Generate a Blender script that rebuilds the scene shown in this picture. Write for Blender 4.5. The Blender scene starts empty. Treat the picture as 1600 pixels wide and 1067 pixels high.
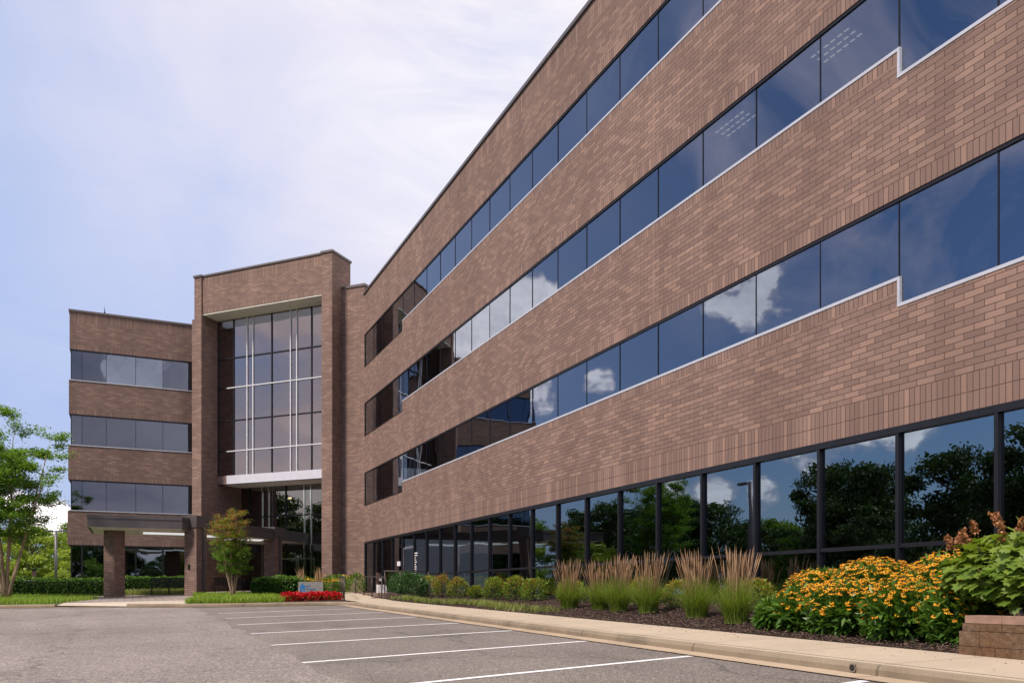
import bpy, math, random
import numpy as np
from mathutils import Vector, Matrix
R = math.radians
random.seed(7); rng = np.random.default_rng(7)
S = bpy.context.scene
COL = S.collection

# ------------------------------------------------------------ camera
cd = bpy.data.cameras.new('camera'); cam = bpy.data.objects.new('camera', cd); COL.objects.link(cam)
cam.location = (0, 0, 0); cam.rotation_euler = (R(90), 0, R(-24.6))
cd.sensor_width = 36; cd.sensor_fit = 'HORIZONTAL'; cd.lens = 29.14; cd.shift_y = 0.2447
cd.clip_start = 0.1; cd.clip_end = 5000
S.camera = cam
# ------------------------------------------------------------ light
SUN_EL, SUN_AZ = 52, (-0.93, -0.37)
S.view_settings.view_transform = 'Standard'; S.view_settings.look = 'None'
S.view_settings.exposure = 0.82; S.view_settings.gamma = 1
sd = bpy.data.lights.new('sun', 'SUN'); sd.energy = 3.0; sd.angle = R(9); sd.color = (1.0, .885, .77)
sun = bpy.data.objects.new('sun', sd); COL.objects.link(sun)
sv = Vector((SUN_AZ[0]*math.cos(R(SUN_EL)), SUN_AZ[1]*math.cos(R(SUN_EL)), math.sin(R(SUN_EL))))
sun.rotation_euler = sv.to_track_quat('Z', 'Y').to_euler(); sun.location = sv*60

# node helper ------------------------------------------------
class NT:
    def __init__(s, tree): s.t = tree; tree.nodes.clear()
    def n(s, typ, ins=None, **kw):
        nd = s.t.nodes.new(typ)
        for k, v in kw.items(): setattr(nd, k, v)
        for k, v in (ins or {}).items():
            sock = nd.inputs[k]
            if isinstance(v, bpy.types.NodeSocket): s.t.links.new(v, sock)
            elif isinstance(v, bpy.types.Node): s.t.links.new(v.outputs[0], sock)
            else: sock.default_value = v
        return nd
    def math(s, op, a, b=0.0, c=None):
        d = {0: a, 1: b}
        if c is not None: d[2] = c
        return s.n('ShaderNodeMath', d, operation=op).outputs[0]
    def ramp(s, fac, stops, interp='LINEAR'):
        nd = s.n('ShaderNodeValToRGB', {0: fac}); cr = nd.color_ramp; cr.interpolation = interp
        while len(cr.elements) < len(stops): cr.elements.new(.5)
        for e, (p, c) in zip(cr.elements, stops):
            e.position = p; e.color = (c, c, c, 1) if isinstance(c, (int, float)) else (*c, 1)
        return nd.outputs[0]
    def mix(s, f, a, b, mode='MIX'):
        nd = s.n('ShaderNodeMix', data_type='RGBA', blend_type=mode)
        for i, v in ((0, f), (6, a), (7, b)):
            if isinstance(v, bpy.types.NodeSocket): s.t.links.new(v, nd.inputs[i])
            elif isinstance(v, (int, float)) : nd.inputs[i].default_value = v if i == 0 else (v, v, v, 1)
            else: nd.inputs[i].default_value = (*v, 1)
        return nd.outputs[2]
def c4(c): return (*c, 1)

# ------------------------------------------------------------ sky
W = bpy.data.worlds.new('World'); S.world = W; W.use_nodes = True
w = NT(W.node_tree)
sky = w.n('ShaderNodeTexSky', sky_type='NISHITA', sun_disc=False, sun_elevation=R(SUN_EL),
          sun_rotation=math.atan2(SUN_AZ[0], SUN_AZ[1]), air_density=1.0, dust_density=.6, ozone_density=1.4)
tc = w.n('ShaderNodeTexCoord')
sep = w.n('ShaderNodeSeparateXYZ', {0: tc.outputs['Generated']})
dx, dy, dz = sep.outputs
def dotp(v):
    n = w.n('ShaderNodeVectorMath', {0: tc.outputs['Generated'], 1: tuple(Vector(v).normalized())}, operation='DOT_PRODUCT'); return n.outputs['Value']
def lobe(v, lo, hi, a, b):
    return w.n('ShaderNodeMapRange', {0: dotp(v), 1: lo, 2: hi, 3: a, 4: b}, interpolation_type='SMOOTHSTEP').outputs[0]
gen = tc.outputs['Generated']
def lobe2(v, lo, hi, a, b):
    n = w.n('ShaderNodeVectorMath', {0: genw, 1: tuple(Vector(v).normalized())}, operation='DOT_PRODUCT').outputs['Value']
    return w.n('ShaderNodeMapRange', {0: n, 1: lo, 2: hi, 3: a, 4: b}, interpolation_type='SMOOTHSTEP').outputs[0]
skyc = w.mix(1.0, sky.outputs[0], (.060, .066, .078), 'MULTIPLY')
hz = lobe((.40, .88, .25), .30, .98, .0, 1.0)
base = w.mix(hz, skyc, (.27, .33, .50))
base = w.mix(w.ramp(dz, [(0.0, .35), (.20, 0.0)]), base, (.30, .33, .42))
# thin high veil, thickest high over the wing, with a few brighter wisps
veil = lobe((.40, .55, .72), .66, .97, .0, 1.0)
wn = w.n('ShaderNodeTexNoise', {'Vector': w.n('ShaderNodeMapping', {0: gen, 2: (0, 0, R(30)), 3: (2.2, 1.2, 3.0)}), 'Scale': 1.6, 'Detail': 8.0, 'Roughness': .52, 'Distortion': .6}).outputs[0]
base = w.mix(w.math('MULTIPLY', w.ramp(wn, [(.35, .40), (.62, 1.0)]), veil), base, (.50, .475, .53))
wn2 = w.n('ShaderNodeTexNoise', {'Vector': w.n('ShaderNodeMapping', {0: gen, 2: (R(20), R(35), R(50)), 3: (1.0, 3.2, 4.5)}), 'Scale': 2.2, 'Detail': 10.0, 'Roughness': .6, 'Distortion': .9}).outputs[0]
wisp = lobe((.40, .70, .56), .93, .995, .0, 1.0)
base = w.mix(w.math('MULTIPLY', w.ramp(wn2, [(.38, .1), (.68, .85)]), wisp), base, (.64, .61, .60))
base = w.mix(w.math('MULTIPLY', w.ramp(wn2, [(.45, .0), (.80, .20)]), hz), base, (.52, .50, .545))
# mauve layer of cloud low in the south and west
sn = w.n('ShaderNodeTexNoise', {'Vector': w.n('ShaderNodeMapping', {0: gen, 3: (1.0, 1.0, 2.6)}), 'Scale': 2.4, 'Detail': 7.0, 'Roughness': .55}).outputs[0]
south = w.math('MAXIMUM', lobe((-.05, -1.0, .12), .92, .995, .0, 1.0), lobe((-1.0, -.22, .20), .80, .96, .0, 1.0))
base = w.mix(w.math('MULTIPLY', w.ramp(sn, [(.32, .15), (.55, 1.0)]), south), base, w.ramp(sn, [(.4, (.30, .265, .30)), (.7, (.66, .58, .59))]))
wst = w.math('MAXIMUM', lobe((-.86, .71, .66), .93, .995, .0, 1.0), lobe((-.80, .10, .52), .84, .99, .0, 1.0))
base = w.mix(w.math('MULTIPLY', w.ramp(w.n('ShaderNodeTexNoise', {'Vector': gen, 'Scale': 4.5, 'Detail': 8.0, 'Roughness': .6, 'Distortion': .5}), [(.42, .0), (.66, .85)]), wst), base, (.62, .54, .60))
# added bright fill in the unseen sky, behind right and overhead, lifting shaded faces
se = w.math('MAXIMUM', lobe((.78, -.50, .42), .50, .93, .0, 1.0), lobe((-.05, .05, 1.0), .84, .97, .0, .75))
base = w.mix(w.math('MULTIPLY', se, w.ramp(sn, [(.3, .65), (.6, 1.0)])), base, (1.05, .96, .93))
# separate cumulus clouds
dn = w.n('ShaderNodeTexNoise', {'Vector': gen, 'Scale': 14.0, 'Detail': 4.0}).outputs[1]
genw = w.n('ShaderNodeVectorMath', {0: gen, 1: w.n('ShaderNodeVectorMath', {0: w.n('ShaderNodeVectorMath', {0: dn, 1: (.5, .5, .5)}, operation='SUBTRACT').outputs[0], 1: (.05, .05, .035)}, operation='MULTIPLY').outputs[0]}, operation='ADD').outputs[0]
genw = w.n('ShaderNodeVectorMath', {0: genw}, operation='NORMALIZE').outputs[0]
CLOUDS = [((-.404, .931, .321), .050, 1.3), ((-.43, .915, .245), .024, .9), ((-.506, .868, .250), .010, .6), ((-.672, .791, .367), .036, 1.0),
          ((-.755, .742, .180), .036, .85), ((-.600, .832, .128), .020, .85), ((-.632, .806, .125), .021, .85), ((-.685, .782, .113), .014, .8), ((-.83, .70, .195), .026, .8),
          ((-.085, 1.15, .098), .014, .95), ((-.125, 1.15, .112), .013, .8), ((.01, -1.08, .275), .025, .9), ((-.10, 1.15, .080), .011, .9)]
cl = None
for v, r, st in CLOUDS:
    q = w.math('MULTIPLY', lobe2(v, math.cos(r*1.9), 1.0, 0.0, 1.0), st)
    cl = q if cl is None else w.math('MAXIMUM', cl, q)
n1 = w.n('ShaderNodeTexNoise', {'Vector': w.n('ShaderNodeMapping', {0: gen, 3: (1, 1, 1.4)}), 'Scale': 17.0, 'Detail': 12.0, 'Roughness': .60}).outputs[0]
nn_ = w.math('MULTIPLY', w.math('SUBTRACT', n1, .5), 6.0)
dens = w.math('MULTIPLY', w.math('ADD', w.math('SUBTRACT', w.math('MULTIPLY', cl, 2.1), .70), nn_), w.ramp(cl, [(.0, 0.0), (.3, 1.0)]))
cumf = w.ramp(dens, [(.0, 0.0), (.95, 1.0)])
base = w.mix(cumf, base, w.ramp(w.math('ADD', w.math('MULTIPLY', n1, .6), w.math('MULTIPLY', cumf, .3)), [(.42, (.50, .46, .52)), (.72, (1.20, 1.10, 1.08))]))
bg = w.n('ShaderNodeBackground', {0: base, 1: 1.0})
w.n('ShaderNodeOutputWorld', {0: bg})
S.cycles.max_bounces = 8

# ------------------------------------------------------------ materials
MAT = {}
def mat(name):
    m = bpy.data.materials.new(name); m.use_nodes = True; MAT[name] = m
    return m, NT(m.node_tree)
def out(t, sh, disp=None): t.n('ShaderNodeOutputMaterial', {0: sh})
def pbsdf(t, col, rough=.8, metal=0.0, bump=None, spec=.5):
    d = {'Base Color': c4(col) if isinstance(col, tuple) else col, 'Roughness': rough, 'Metallic': metal, 'Specular IOR Level': spec}
    if bump is not None: d['Normal'] = bump
    return t.n('ShaderNodeBsdfPrincipled', d).outputs[0]
def bump(t, h, st=.3, dist=.02): return t.n('ShaderNodeBump', {'Height': h, 'Strength': st, 'Distance': dist}).outputs[0]
def plain(name, col, rough=.6, metal=0.0, var=.12, scale=3.0, spec=.5):
    m, t = mat(name); g = t.n('ShaderNodeTexCoord').outputs['Object']
    n = t.n('ShaderNodeTexNoise', {'Vector': g, 'Scale': scale, 'Detail': 5.0})
    f = t.ramp(n, [(.3, 1-var), (.7, 1+var)])
    out(t, pbsdf(t, t.mix(1.0, col, f, 'MULTIPLY'), rough, metal, spec=spec))

def brick(name, offset, bw=.345, rh=.106, seed=0.0):
    m, t = mat(name)
    uv = t.n('ShaderNodeUVMap').outputs[0]
    geo = t.n('ShaderNodeNewGeometry').outputs['Position']
    wob = t.n('ShaderNodeTexNoise', {'Vector': uv, 'Scale': 5.0, 'Detail': 1.0})
    uvw = t.n('ShaderNodeVectorMath', {0: uv, 1: t.n('ShaderNodeVectorMath', {0: wob.outputs[1], 'Scale': .006}, operation='SCALE')}, operation='ADD').outputs[0]
    b = t.n('ShaderNodeTexBrick', {'Vector': uvw, 'Color1': (0, 0, 0, 1), 'Color2': (1, 1, 1, 1), 'Mortar': (.5, .5, .5, 1), 'Scale': 1.0,
            'Mortar Size': .0075, 'Mortar Smooth': .25, 'Bias': 0.0, 'Brick Width': bw, 'Row Height': rh}, offset=offset, offset_frequency=2, squash=1.0)
    big = t.n('ShaderNodeTexNoise', {'Vector': geo, 'Scale': .55, 'Detail': 5.0, 'Roughness': .6})
    v = t.math('ADD', t.math('MULTIPLY', b.outputs[0], .85), t.math('MULTIPLY', t.math('SUBTRACT', big.outputs[0], .5), .55))
    col = t.ramp(v, [(.0, (0.169, 0.111, 0.094)), (.3, (0.188, 0.123, 0.104)), (.55, (0.207, 0.136, 0.113)), (.78, (0.249, 0.163, 0.130)), (1.0, (0.286, 0.189, 0.148))])
    fine = t.n('ShaderNodeTexNoise', {'Vector': geo, 'Scale': 70.0, 'Detail': 3.0})
    col = t.mix(1.0, col, t.ramp(fine, [(.3, .86), (.7, 1.14)]), 'MULTIPLY')
    st = t.n('ShaderNodeTexNoise', {'Vector': t.n('ShaderNodeMapping', {0: geo, 3: (1.0, 1.0, .25)}), 'Scale': .9, 'Detail': 4.0})
    col = t.mix(1.0, col, t.ramp(st, [(.35, .95), (.65, 1.16)]), 'MULTIPLY')
    col = t.mix(b.outputs[1], col, (.080, .050, .040))
    h = t.math('ADD', t.math('SUBTRACT', 1.0, b.outputs[1]), t.math('MULTIPLY', fine.outputs[0], .25))
    out(t, pbsdf(t, col, .88, 0, bump(t, h, .55, .008), .25))
brick('brick_running', .5); brick('brick_soldier', 0.0, .30)
brick('brick_pillar', .5, .30, .10)

plain('coping_metal', (.13, .112, .112), .45, .3, .1)
plain('frame_dark', (.022, .022, .028), .4, .5, .1)
plain('frame_white', (.62, .62, .66), .35, .1, .05)
plain('sill_white', (.50, .51, .56), .4, .2, .06)
plain('fascia_white', (.60, .60, .66), .4, .2, .05)
plain('soffit', (.82, .78, .70), .85, 0, .06)
plain('canopy_dark', (.115, .100, .100), .38, .4, .12)
plain('chrome', (.75, .77, .72), .12, 1.0, .03)
plain('black_metal', (.012, .012, .013), .45, .3, .1)
plain('rail_metal', (.055, .042, .036), .5, .4, .15)
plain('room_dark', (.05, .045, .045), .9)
plain('room_ceiling', (.30, .30, .30), .9)
plain('room_floor', (.10, .085, .07), .9)
plain('room_wood', (.42, .22, .09), .6)
plain('paper', (.62, .60, .62), .8)
plain('box_white', (.62, .60, .60), .6, 0, .2)
plain('post_brown', (.10, .055, .045), .6)
plain('pole_grey', (.13, .12, .13), .5, .4)
plain('car_paint', (.55, .57, .60), .25, .3, .02)
plain('car_glass', (.02, .025, .03), .08, 0, .02)
plain('rubber', (.015, .015, .015), .85)
plain('sign_stone', (.28, .265, .25), .8, 0, .12, 8.0)
plain('sign_blue', (.010, .19, .52), .5, 0, .03)
def emis(name, col, st):
    m, t = mat(name); out(t, t.n('ShaderNodeEmission', {0: c4(col), 1: st}).outputs[0])
emis('tube_light', (1, .97, .9), .8)
emis('warm_light', (1, .75, .4), 3.0)
emis('light_panel', (1, .97, .92), .42)

def glass(name, col, through, wob=.012, ws=.45, grz=(.95, .97, 1.0)):
    m, t = mat(name)
    geo = t.n('ShaderNodeNewGeometry').outputs['Position']
    n = t.n('ShaderNodeTexNoise', {'Vector': geo, 'Scale': ws, 'Detail': 1.5})
    lw = t.n('ShaderNodeFresnel', {'IOR': 1.5}).outputs[0]
    gc = t.mix(t.ramp(lw, [(.04, 0.0), (1.0, .9)]), col, grz)
    gl = t.n('ShaderNodeBsdfGlossy', {'Color': gc, 'Roughness': 0.0, 'Normal': bump(t, n, 1.0, wob)})
    tr = t.n('ShaderNodeBsdfTransparent', {0: (through, through, through*.95, 1)})
    out(t, t.n('ShaderNodeAddShader', {0: gl, 1: tr}).outputs[0])
glass('glass_upper', (.180, .212, .262), .10)
glass('glass_store', (.19, .235, .28), .06, grz=(.28, .25, .23))
glass('glass_tower', (.30, .28, .285), .12)
glass('glass_left', (.115, .135, .18), .08)
glass('glass_entry', (.22, .23, .22), .16)

def asphalt(name, c1, c2, sc, patch):
    m, t = mat(name); geo = t.n('ShaderNodeNewGeometry').outputs['Position']
    v = t.n('ShaderNodeTexVoronoi', {'Vector': geo, 'Scale': sc})
    n2 = t.n('ShaderNodeTexNoise', {'Vector': geo, 'Scale': sc*.7, 'Detail': 6.0, 'Roughness': .7})
    big = t.n('ShaderNodeTexNoise', {'Vector': geo, 'Scale': patch, 'Detail': 6.0, 'Roughness': .6})
    sp = t.ramp(v.outputs[1], [(.0, .38), (.5, .92), (.85, 1.35), (1.0, 2.4)])
    col = t.mix(1.0, t.mix(t.ramp(n2, [(.3, 0.0), (.7, 1.0)]), c1, c2), sp, 'MULTIPLY')
    col = t.mix(1.0, col, t.ramp(big, [(.3, .82), (.5, 1.0), (.72, 1.13)]), 'MULTIPLY')
    spv = t.n('ShaderNodeTexNoise', {'Vector': geo, 'Scale': 1.1, 'Detail': 3.0, 'Roughness': .45}).outputs[0]
    col = t.mix(1.0, col, t.ramp(spv, [(.24, .70), (.34, 1.0)]), 'MULTIPLY')
    lt = t.n('ShaderNodeTexNoise', {'Vector': t.n('ShaderNodeMapping', {0: geo, 3: (1.0, .22, 1.0)}), 'Scale': 1.6, 'Detail': 4.0}).outputs[0]
    col = t.mix(1.0, col, t.ramp(lt, [(.3, .92), (.7, 1.07)]), 'MULTIPLY')
    cr = t.n('ShaderNodeTexVoronoi', {'Vector': t.n('ShaderNodeVectorMath', {0: geo, 1: t.n('ShaderNodeTexNoise', {'Vector': geo, 'Scale': 1.3, 'Detail': 4.0}).outputs[1]}, operation='ADD'), 'Scale': .16}, feature='DISTANCE_TO_EDGE')
    col = t.mix(1.0, col, t.ramp(cr.outputs[0], [(.0, .62), (.0035, .8), (.006, 1.0)]), 'MULTIPLY')
    out(t, pbsdf(t, col, .9, 0, bump(t, t.math('ADD', v.outputs[0], n2.outputs[0]), .5, .006), .3))
asphalt('asphalt_stall', (.150, .130, .118), (.200, .175, .160), 60.0, .35)
asphalt('asphalt_lane', (.178, .155, .145), (.255, .223, .208), 45.0, .3)
def concrete(name, c, stain=.75, joints=0.0):
    m, t = mat(name); geo = t.n('ShaderNodeNewGeometry').outputs['Position']
    a = t.n('ShaderNodeTexNoise', {'Vector': geo, 'Scale': 1.1, 'Detail': 7.0, 'Roughness': .65})
    b = t.n('ShaderNodeTexNoise', {'Vector': geo, 'Scale': 60.0, 'Detail': 4.0})
    col = t.mix(1.0, c, t.ramp(a, [(.3, stain), (.55, 1.0), (.75, 1.06)]), 'MULTIPLY')
    col = t.mix(1.0, col, t.ramp(b, [(.3, .86), (.7, 1.12)]), 'MULTIPLY')
    if joints:
        y = t.n('ShaderNodeSeparateXYZ', {0: geo}).outputs[1]
        fr = t.math('FRACT', t.math('DIVIDE', y, joints))
        col = t.mix(t.ramp(fr, [(.0, .75), (.008, .75), (.013, 0.0)]), col, (.10, .08, .06))
    out(t, pbsdf(t, col, .9, 0, bump(t, b, .3, .004), .3))
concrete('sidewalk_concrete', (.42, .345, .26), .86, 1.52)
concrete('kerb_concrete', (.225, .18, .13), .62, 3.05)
concrete('gutter_concrete', (.40, .31, .22), .75, 3.05)
concrete('apron_concrete', (.44, .38, .31), .8)
m, t = mat('paint_white'); geo = t.n('ShaderNodeNewGeometry').outputs['Position']
n = t.n('ShaderNodeTexNoise', {'Vector': geo, 'Scale': 40.0, 'Detail': 6.0, 'Roughness': .7})
out(t, pbsdf(t, t.ramp(n, [(.30, (.32, .30, .29)), (.42, (.66, .65, .66)), (.7, (.78, .77, .78))]), .8))
m, t = mat('pavers'); uvn = t.n('ShaderNodeNewGeometry').outputs['Position']
b = t.n('ShaderNodeTexBrick', {'Vector': uvn, 'Color1': (.20, .16, .145, 1), 'Color2': (.30, .25, .225, 1), 'Mortar': (.06, .05, .045, 1), 'Scale': 1.0, 'Mortar Size': .02, 'Brick Width': .6, 'Row Height': .3})
out(t, pbsdf(t, b.outputs[0], .9))
m, t = mat('mulch'); geo = t.n('ShaderNodeNewGeometry').outputs['Position']
n = t.n('ShaderNodeTexNoise', {'Vector': geo, 'Scale': 22.0, 'Detail': 8.0, 'Roughness': .75})
v = t.n('ShaderNodeTexVoronoi', {'Vector': t.n('ShaderNodeMapping', {0: geo, 3: (1, .45, 1)}), 'Scale': 38.0})
out(t, pbsdf(t, t.mix(1.0, t.ramp(n, [(.3, (.022, .014, .013)), (.6, (.060, .038, .033)), (.8, (.11, .075, .06))]), t.ramp(v.outputs[1], [(0, .5), (1, 1.5)]), 'MULTIPLY'), .95, 0, bump(t, t.math('ADD', n.outputs[0], v.outputs[0]), 1.0, .04), .1))
m, t = mat('turf'); geo = t.n('ShaderNodeNewGeometry').outputs['Position']
n = t.n('ShaderNodeTexNoise', {'Vector': geo, 'Scale': 2.5, 'Detail': 8.0, 'Roughness': .7})
out(t, pbsdf(t, t.ramp(n, [(.3, (.035, .065, .012)), (.7, (.075, .13, .022))]), .9, 0, bump(t, n, .6, .05)))
m, t = mat('block_stone'); geo = t.n('ShaderNodeNewGeometry').outputs['Position']
n = t.n('ShaderNodeTexNoise', {'Vector': geo, 'Scale': 18.0, 'Detail': 8.0, 'Roughness': .7})
oi = t.n('ShaderNodeTexNoise', {'Vector': geo, 'Scale': 2.2, 'Detail': 3.0})
out(t, pbsdf(t, t.mix(1.0, t.mix(t.ramp(oi, [(.35, 0.0), (.65, 1.0)]), (.145, .082, .043), (.16, .105, .07)), t.ramp(n, [(.3, .55), (.7, 1.3)]), 'MULTIPLY'), .95, 0, bump(t, n, .9, .03), .2))
plain('sealant', (.30, .19, .14), .8)
plain('cap_stone', (.25, .155, .115), .9, 0, .2, 9.0)

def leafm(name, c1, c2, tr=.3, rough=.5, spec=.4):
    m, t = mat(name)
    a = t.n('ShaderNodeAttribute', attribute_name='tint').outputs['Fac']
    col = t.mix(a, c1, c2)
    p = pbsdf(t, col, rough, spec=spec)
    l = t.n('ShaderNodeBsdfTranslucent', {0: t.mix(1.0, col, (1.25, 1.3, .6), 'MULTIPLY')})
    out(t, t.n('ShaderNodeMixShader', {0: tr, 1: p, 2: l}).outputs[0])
leafm('leaf_myrtle', (0.055, 0.13, 0.016), (0.2, 0.33, 0.05), .5)
leafm('leaf_myrtle_red', (0.24, 0.11, 0.03), (0.42, 0.16, 0.07), .35)
leafm('leaf_dark', (.018, .042, .010), (.060, .105, .022), .25)
leafm('leaf_mid', (0.06, 0.13, 0.014), (0.2, 0.3, 0.04), .35)
leafm('leaf_light', (0.14, 0.22, 0.02), (0.34, 0.42, 0.06), .35)
leafm('leaf_hedge', (0.028, 0.085, 0.012), (0.13, 0.25, 0.03), .2)
leafm('leaf_laurel', (.022, .070, .020), (.075, .16, .045), .2, .35)
leafm('leaf_nandina', (0.07, 0.14, 0.014), (0.27, 0.33, 0.04), .35)
leafm('leaf_nandina_red', (.22, .12, .03), (.42, .17, .05), .35)
leafm('blade_lawn', (0.1, 0.18, 0.012), (0.3, 0.42, 0.04), .35)
leafm('blade_liriope', (.10, .15, .025), (.34, .36, .10), .3)
leafm('blade_reed', (0.09, 0.16, 0.02), (0.3, 0.38, 0.065), .35)
leafm('plume', (0.34, 0.2, 0.115), (0.62, 0.42, 0.26), .3, .8)
leafm('leaf_cone', (0.035, 0.1, 0.014), (0.15, 0.27, 0.04), .3, .4)
leafm('petal_yellow', (0.72, 0.27, 0.004), (0.88, 0.43, 0.012), .25, .6)
leafm('petal_red', (.35, .006, .012), (.72, .015, .03), .25, .5)
leafm('leaf_hyd', (0.055, 0.125, 0.015), (0.21, 0.29, 0.04), .35, .45)
leafm('hyd_flower', (.22, .085, .04), (.46, .22, .10), .2, .8)
leafm('wood_chip', (.035, .022, .018), (.20, .135, .10), .0, .9)
plain('cone_dark', (.025, .012, .008), .9)
plain('bark_myrtle', (.30, .205, .145), .8, 0, .3, 6.0)
plain('bark_dark', (.06, .045, .035), .9, 0, .3, 6.0)
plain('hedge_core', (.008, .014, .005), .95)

# ------------------------------------------------------------ geometry helpers
def tag(o, label=None, cat=None, group=None, kind=None):
    if label: o['label'] = label
    if cat: o['category'] = cat
    if group: o['group'] = group
    if kind: o['kind'] = kind
    return o
def empty(name, loc=(0, 0, 0), rz=0):
    o = bpy.data.objects.new(name, None); COL.objects.link(o); o.location = loc; o.rotation_euler = (0, 0, rz)
    o.empty_display_size = .2
    return o
def tint_attr(me, vals):
    a = me.attributes.new('tint', 'FLOAT', 'FACE'); a.data.foreach_set('value', np.asarray(vals, dtype=np.float32))
class MB:
    def __init__(s): s.v = []; s.f = []; s.m = []; s.uv = []
    def face(s, pts, mi=0, uv=None):
        i = len(s.v); s.v += [tuple(p) for p in pts]; s.f.append(tuple(range(i, i+len(pts)))); s.m.append(mi)
        s.uv.append(uv or [(p[0]+p[1], p[2]) for p in pts])
    def obox(s, o, a, b, la, lb, z0, z1, mi=0, mtop=None):
        """box: from o along unit a (length la), unit b (length lb), heights z0..z1"""
        a = Vector((a[0], a[1], 0)); b = Vector((b[0], b[1], 0)); o = Vector((o[0], o[1], 0))
        c = [o, o+a*la, o+a*la+b*lb, o+b*lb]
        if (a.x*b.y-a.y*b.x)*la*lb < 0: c = [c[0], c[3], c[2], c[1]]
        off = 0
        for i in range(4):
            p, q = c[i], c[(i+1) % 4]; L = (q-p).length
            s.face([(p.x, p.y, z0), (q.x, q.y, z0), (q.x, q.y, z1), (p.x, p.y, z1)], mi, [(off, z0), (off+L, z0), (off+L, z1), (off, z1)])
            off += L
        s.face([(p.x, p.y, z1) for p in c], mi if mtop is None else mtop)
        s.face([(p.x, p.y, z0) for p in reversed(c)], mi)
    def box(s, x0, x1, y0, y1, z0, z1, mi=0, mtop=None): s.obox((x0, y0), (1, 0), (0, 1), x1-x0, y1-y0, z0, z1, mi, mtop)
    def tube(s, pts, rad, n=8, mi=0, cap=True):
        pts = [Vector(p) for p in pts]; rings = []
        if not hasattr(rad, '__len__'): rad = [rad]*len(pts)
        up = Vector((.13, .27, .95))
        for i, p in enumerate(pts):
            d = (pts[min(i+1, len(pts)-1)]-pts[max(i-1, 0)]).normalized()
            if abs(d.dot(up)) > .98: u = Vector((1, 0, 0))
            else: u = up
            x = d.cross(u).normalized(); y = d.cross(x)
            i0 = len(s.v)
            for k in range(n):
                a = 2*math.pi*k/n; s.v.append(tuple(p+(x*math.cos(a)+y*math.sin(a))*rad[i]))
            rings.append(i0)
        for a, b in zip(rings, rings[1:]):
            for k in range(n):
                s.f.append((a+k, a+(k+1) % n, b+(k+1) % n, b+k)); s.m.append(mi); s.uv.append([(0, 0)]*4)
        if cap:
            s.f.append(tuple(range(rings[0], rings[0]+n))[::-1]); s.m.append(mi); s.uv.append([(0, 0)]*n)
            s.f.append(tuple(range(rings[-1], rings[-1]+n))); s.m.append(mi); s.uv.append([(0, 0)]*n)
    def build(s, name, mats, parent=None, smooth=False, bevel=0):
        me = bpy.data.meshes.new(name); me.from_pydata(s.v, [], s.f)
        uvl = me.uv_layers.new(name='UVMap'); flat = [c for fu in s.uv for p in fu for c in p]
        uvl.data.foreach_set('uv', flat)
        if isinstance(mats, str): mats = [mats]
        for m in mats: me.materials.append(MAT[m])
        me.polygons.foreach_set('material_index', s.m)
        if smooth: me.polygons.foreach_set('use_smooth', [True]*len(s.f))
        me.update()
        o = bpy.data.objects.new(name, me); COL.objects.link(o)
        if parent: o.parent = parent
        if bevel:
            b = o.modifiers.new('bevel', 'BEVEL'); b.width = bevel; b.segments = 2; b.limit_method = 'ANGLE'
        return o
def np_mesh(name, V, F, mats, parent=None, tint=None, midx=None):
    me = bpy.data.meshes.new(name); V = np.asarray(V, dtype=np.float32); F = np.asarray(F, dtype=np.int32)
    nf, k = F.shape
    me.vertices.add(len(V)); me.vertices.foreach_set('co', V.ravel())
    me.loops.add(nf*k); me.loops.foreach_set('vertex_index', F.ravel())
    me.polygons.add(nf); me.polygons.foreach_set('loop_start', np.arange(0, nf*k, k, dtype=np.int32)); me.polygons.foreach_set('loop_total', np.full(nf, k, dtype=np.int32))
    for m in ([mats] if isinstance(mats, str) else mats): me.materials.append(MAT[m])
    if midx is not None: me.polygons.foreach_set('material_index', np.asarray(midx, dtype=np.int32))
    me.update(calc_edges=True)
    if tint is not None: tint_attr(me, tint)
    o = bpy.data.objects.new(name, me); COL.objects.link(o)
    if parent: o.parent = parent
    return o
def nrm(v): return v/np.maximum(np.linalg.norm(v, axis=-1, keepdims=True), 1e-9)
def leaf_arr(P, D, L, Wd, fold=.25, up=None):
    """rhombic folded leaves: two triangles pairs as quads; P base, D direction; returns V (n,4,3)"""
    n = len(P); D = nrm(D)
    if up is None: up = nrm(rng.normal(size=(n, 3))*.6+np.array([0, 0, 1.0]))
    side = nrm(np.cross(D, up)); N = np.cross(side, D)
    L = np.broadcast_to(L, (n,))[:, None]; Wd = np.broadcast_to(Wd, (n,))[:, None]
    a = P; b = P+D*L*.45+side*Wd*.5+N*Wd*fold; c = P+D*L-N*L*.1; d = P+D*L*.45-side*Wd*.5+N*Wd*fold
    return np.stack([a, b, c, d], 1)
def quads(V): n = len(V); return V.reshape(-1, 3), np.arange(n*4).reshape(n, 4)
def leaves_obj(name, V, m, parent=None, tint=None, midx=None):
    v, f = quads(V)
    if tint is None: tint = rng.random(len(V))
    return np_mesh(name, v, f, m, parent, tint, midx)
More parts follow.
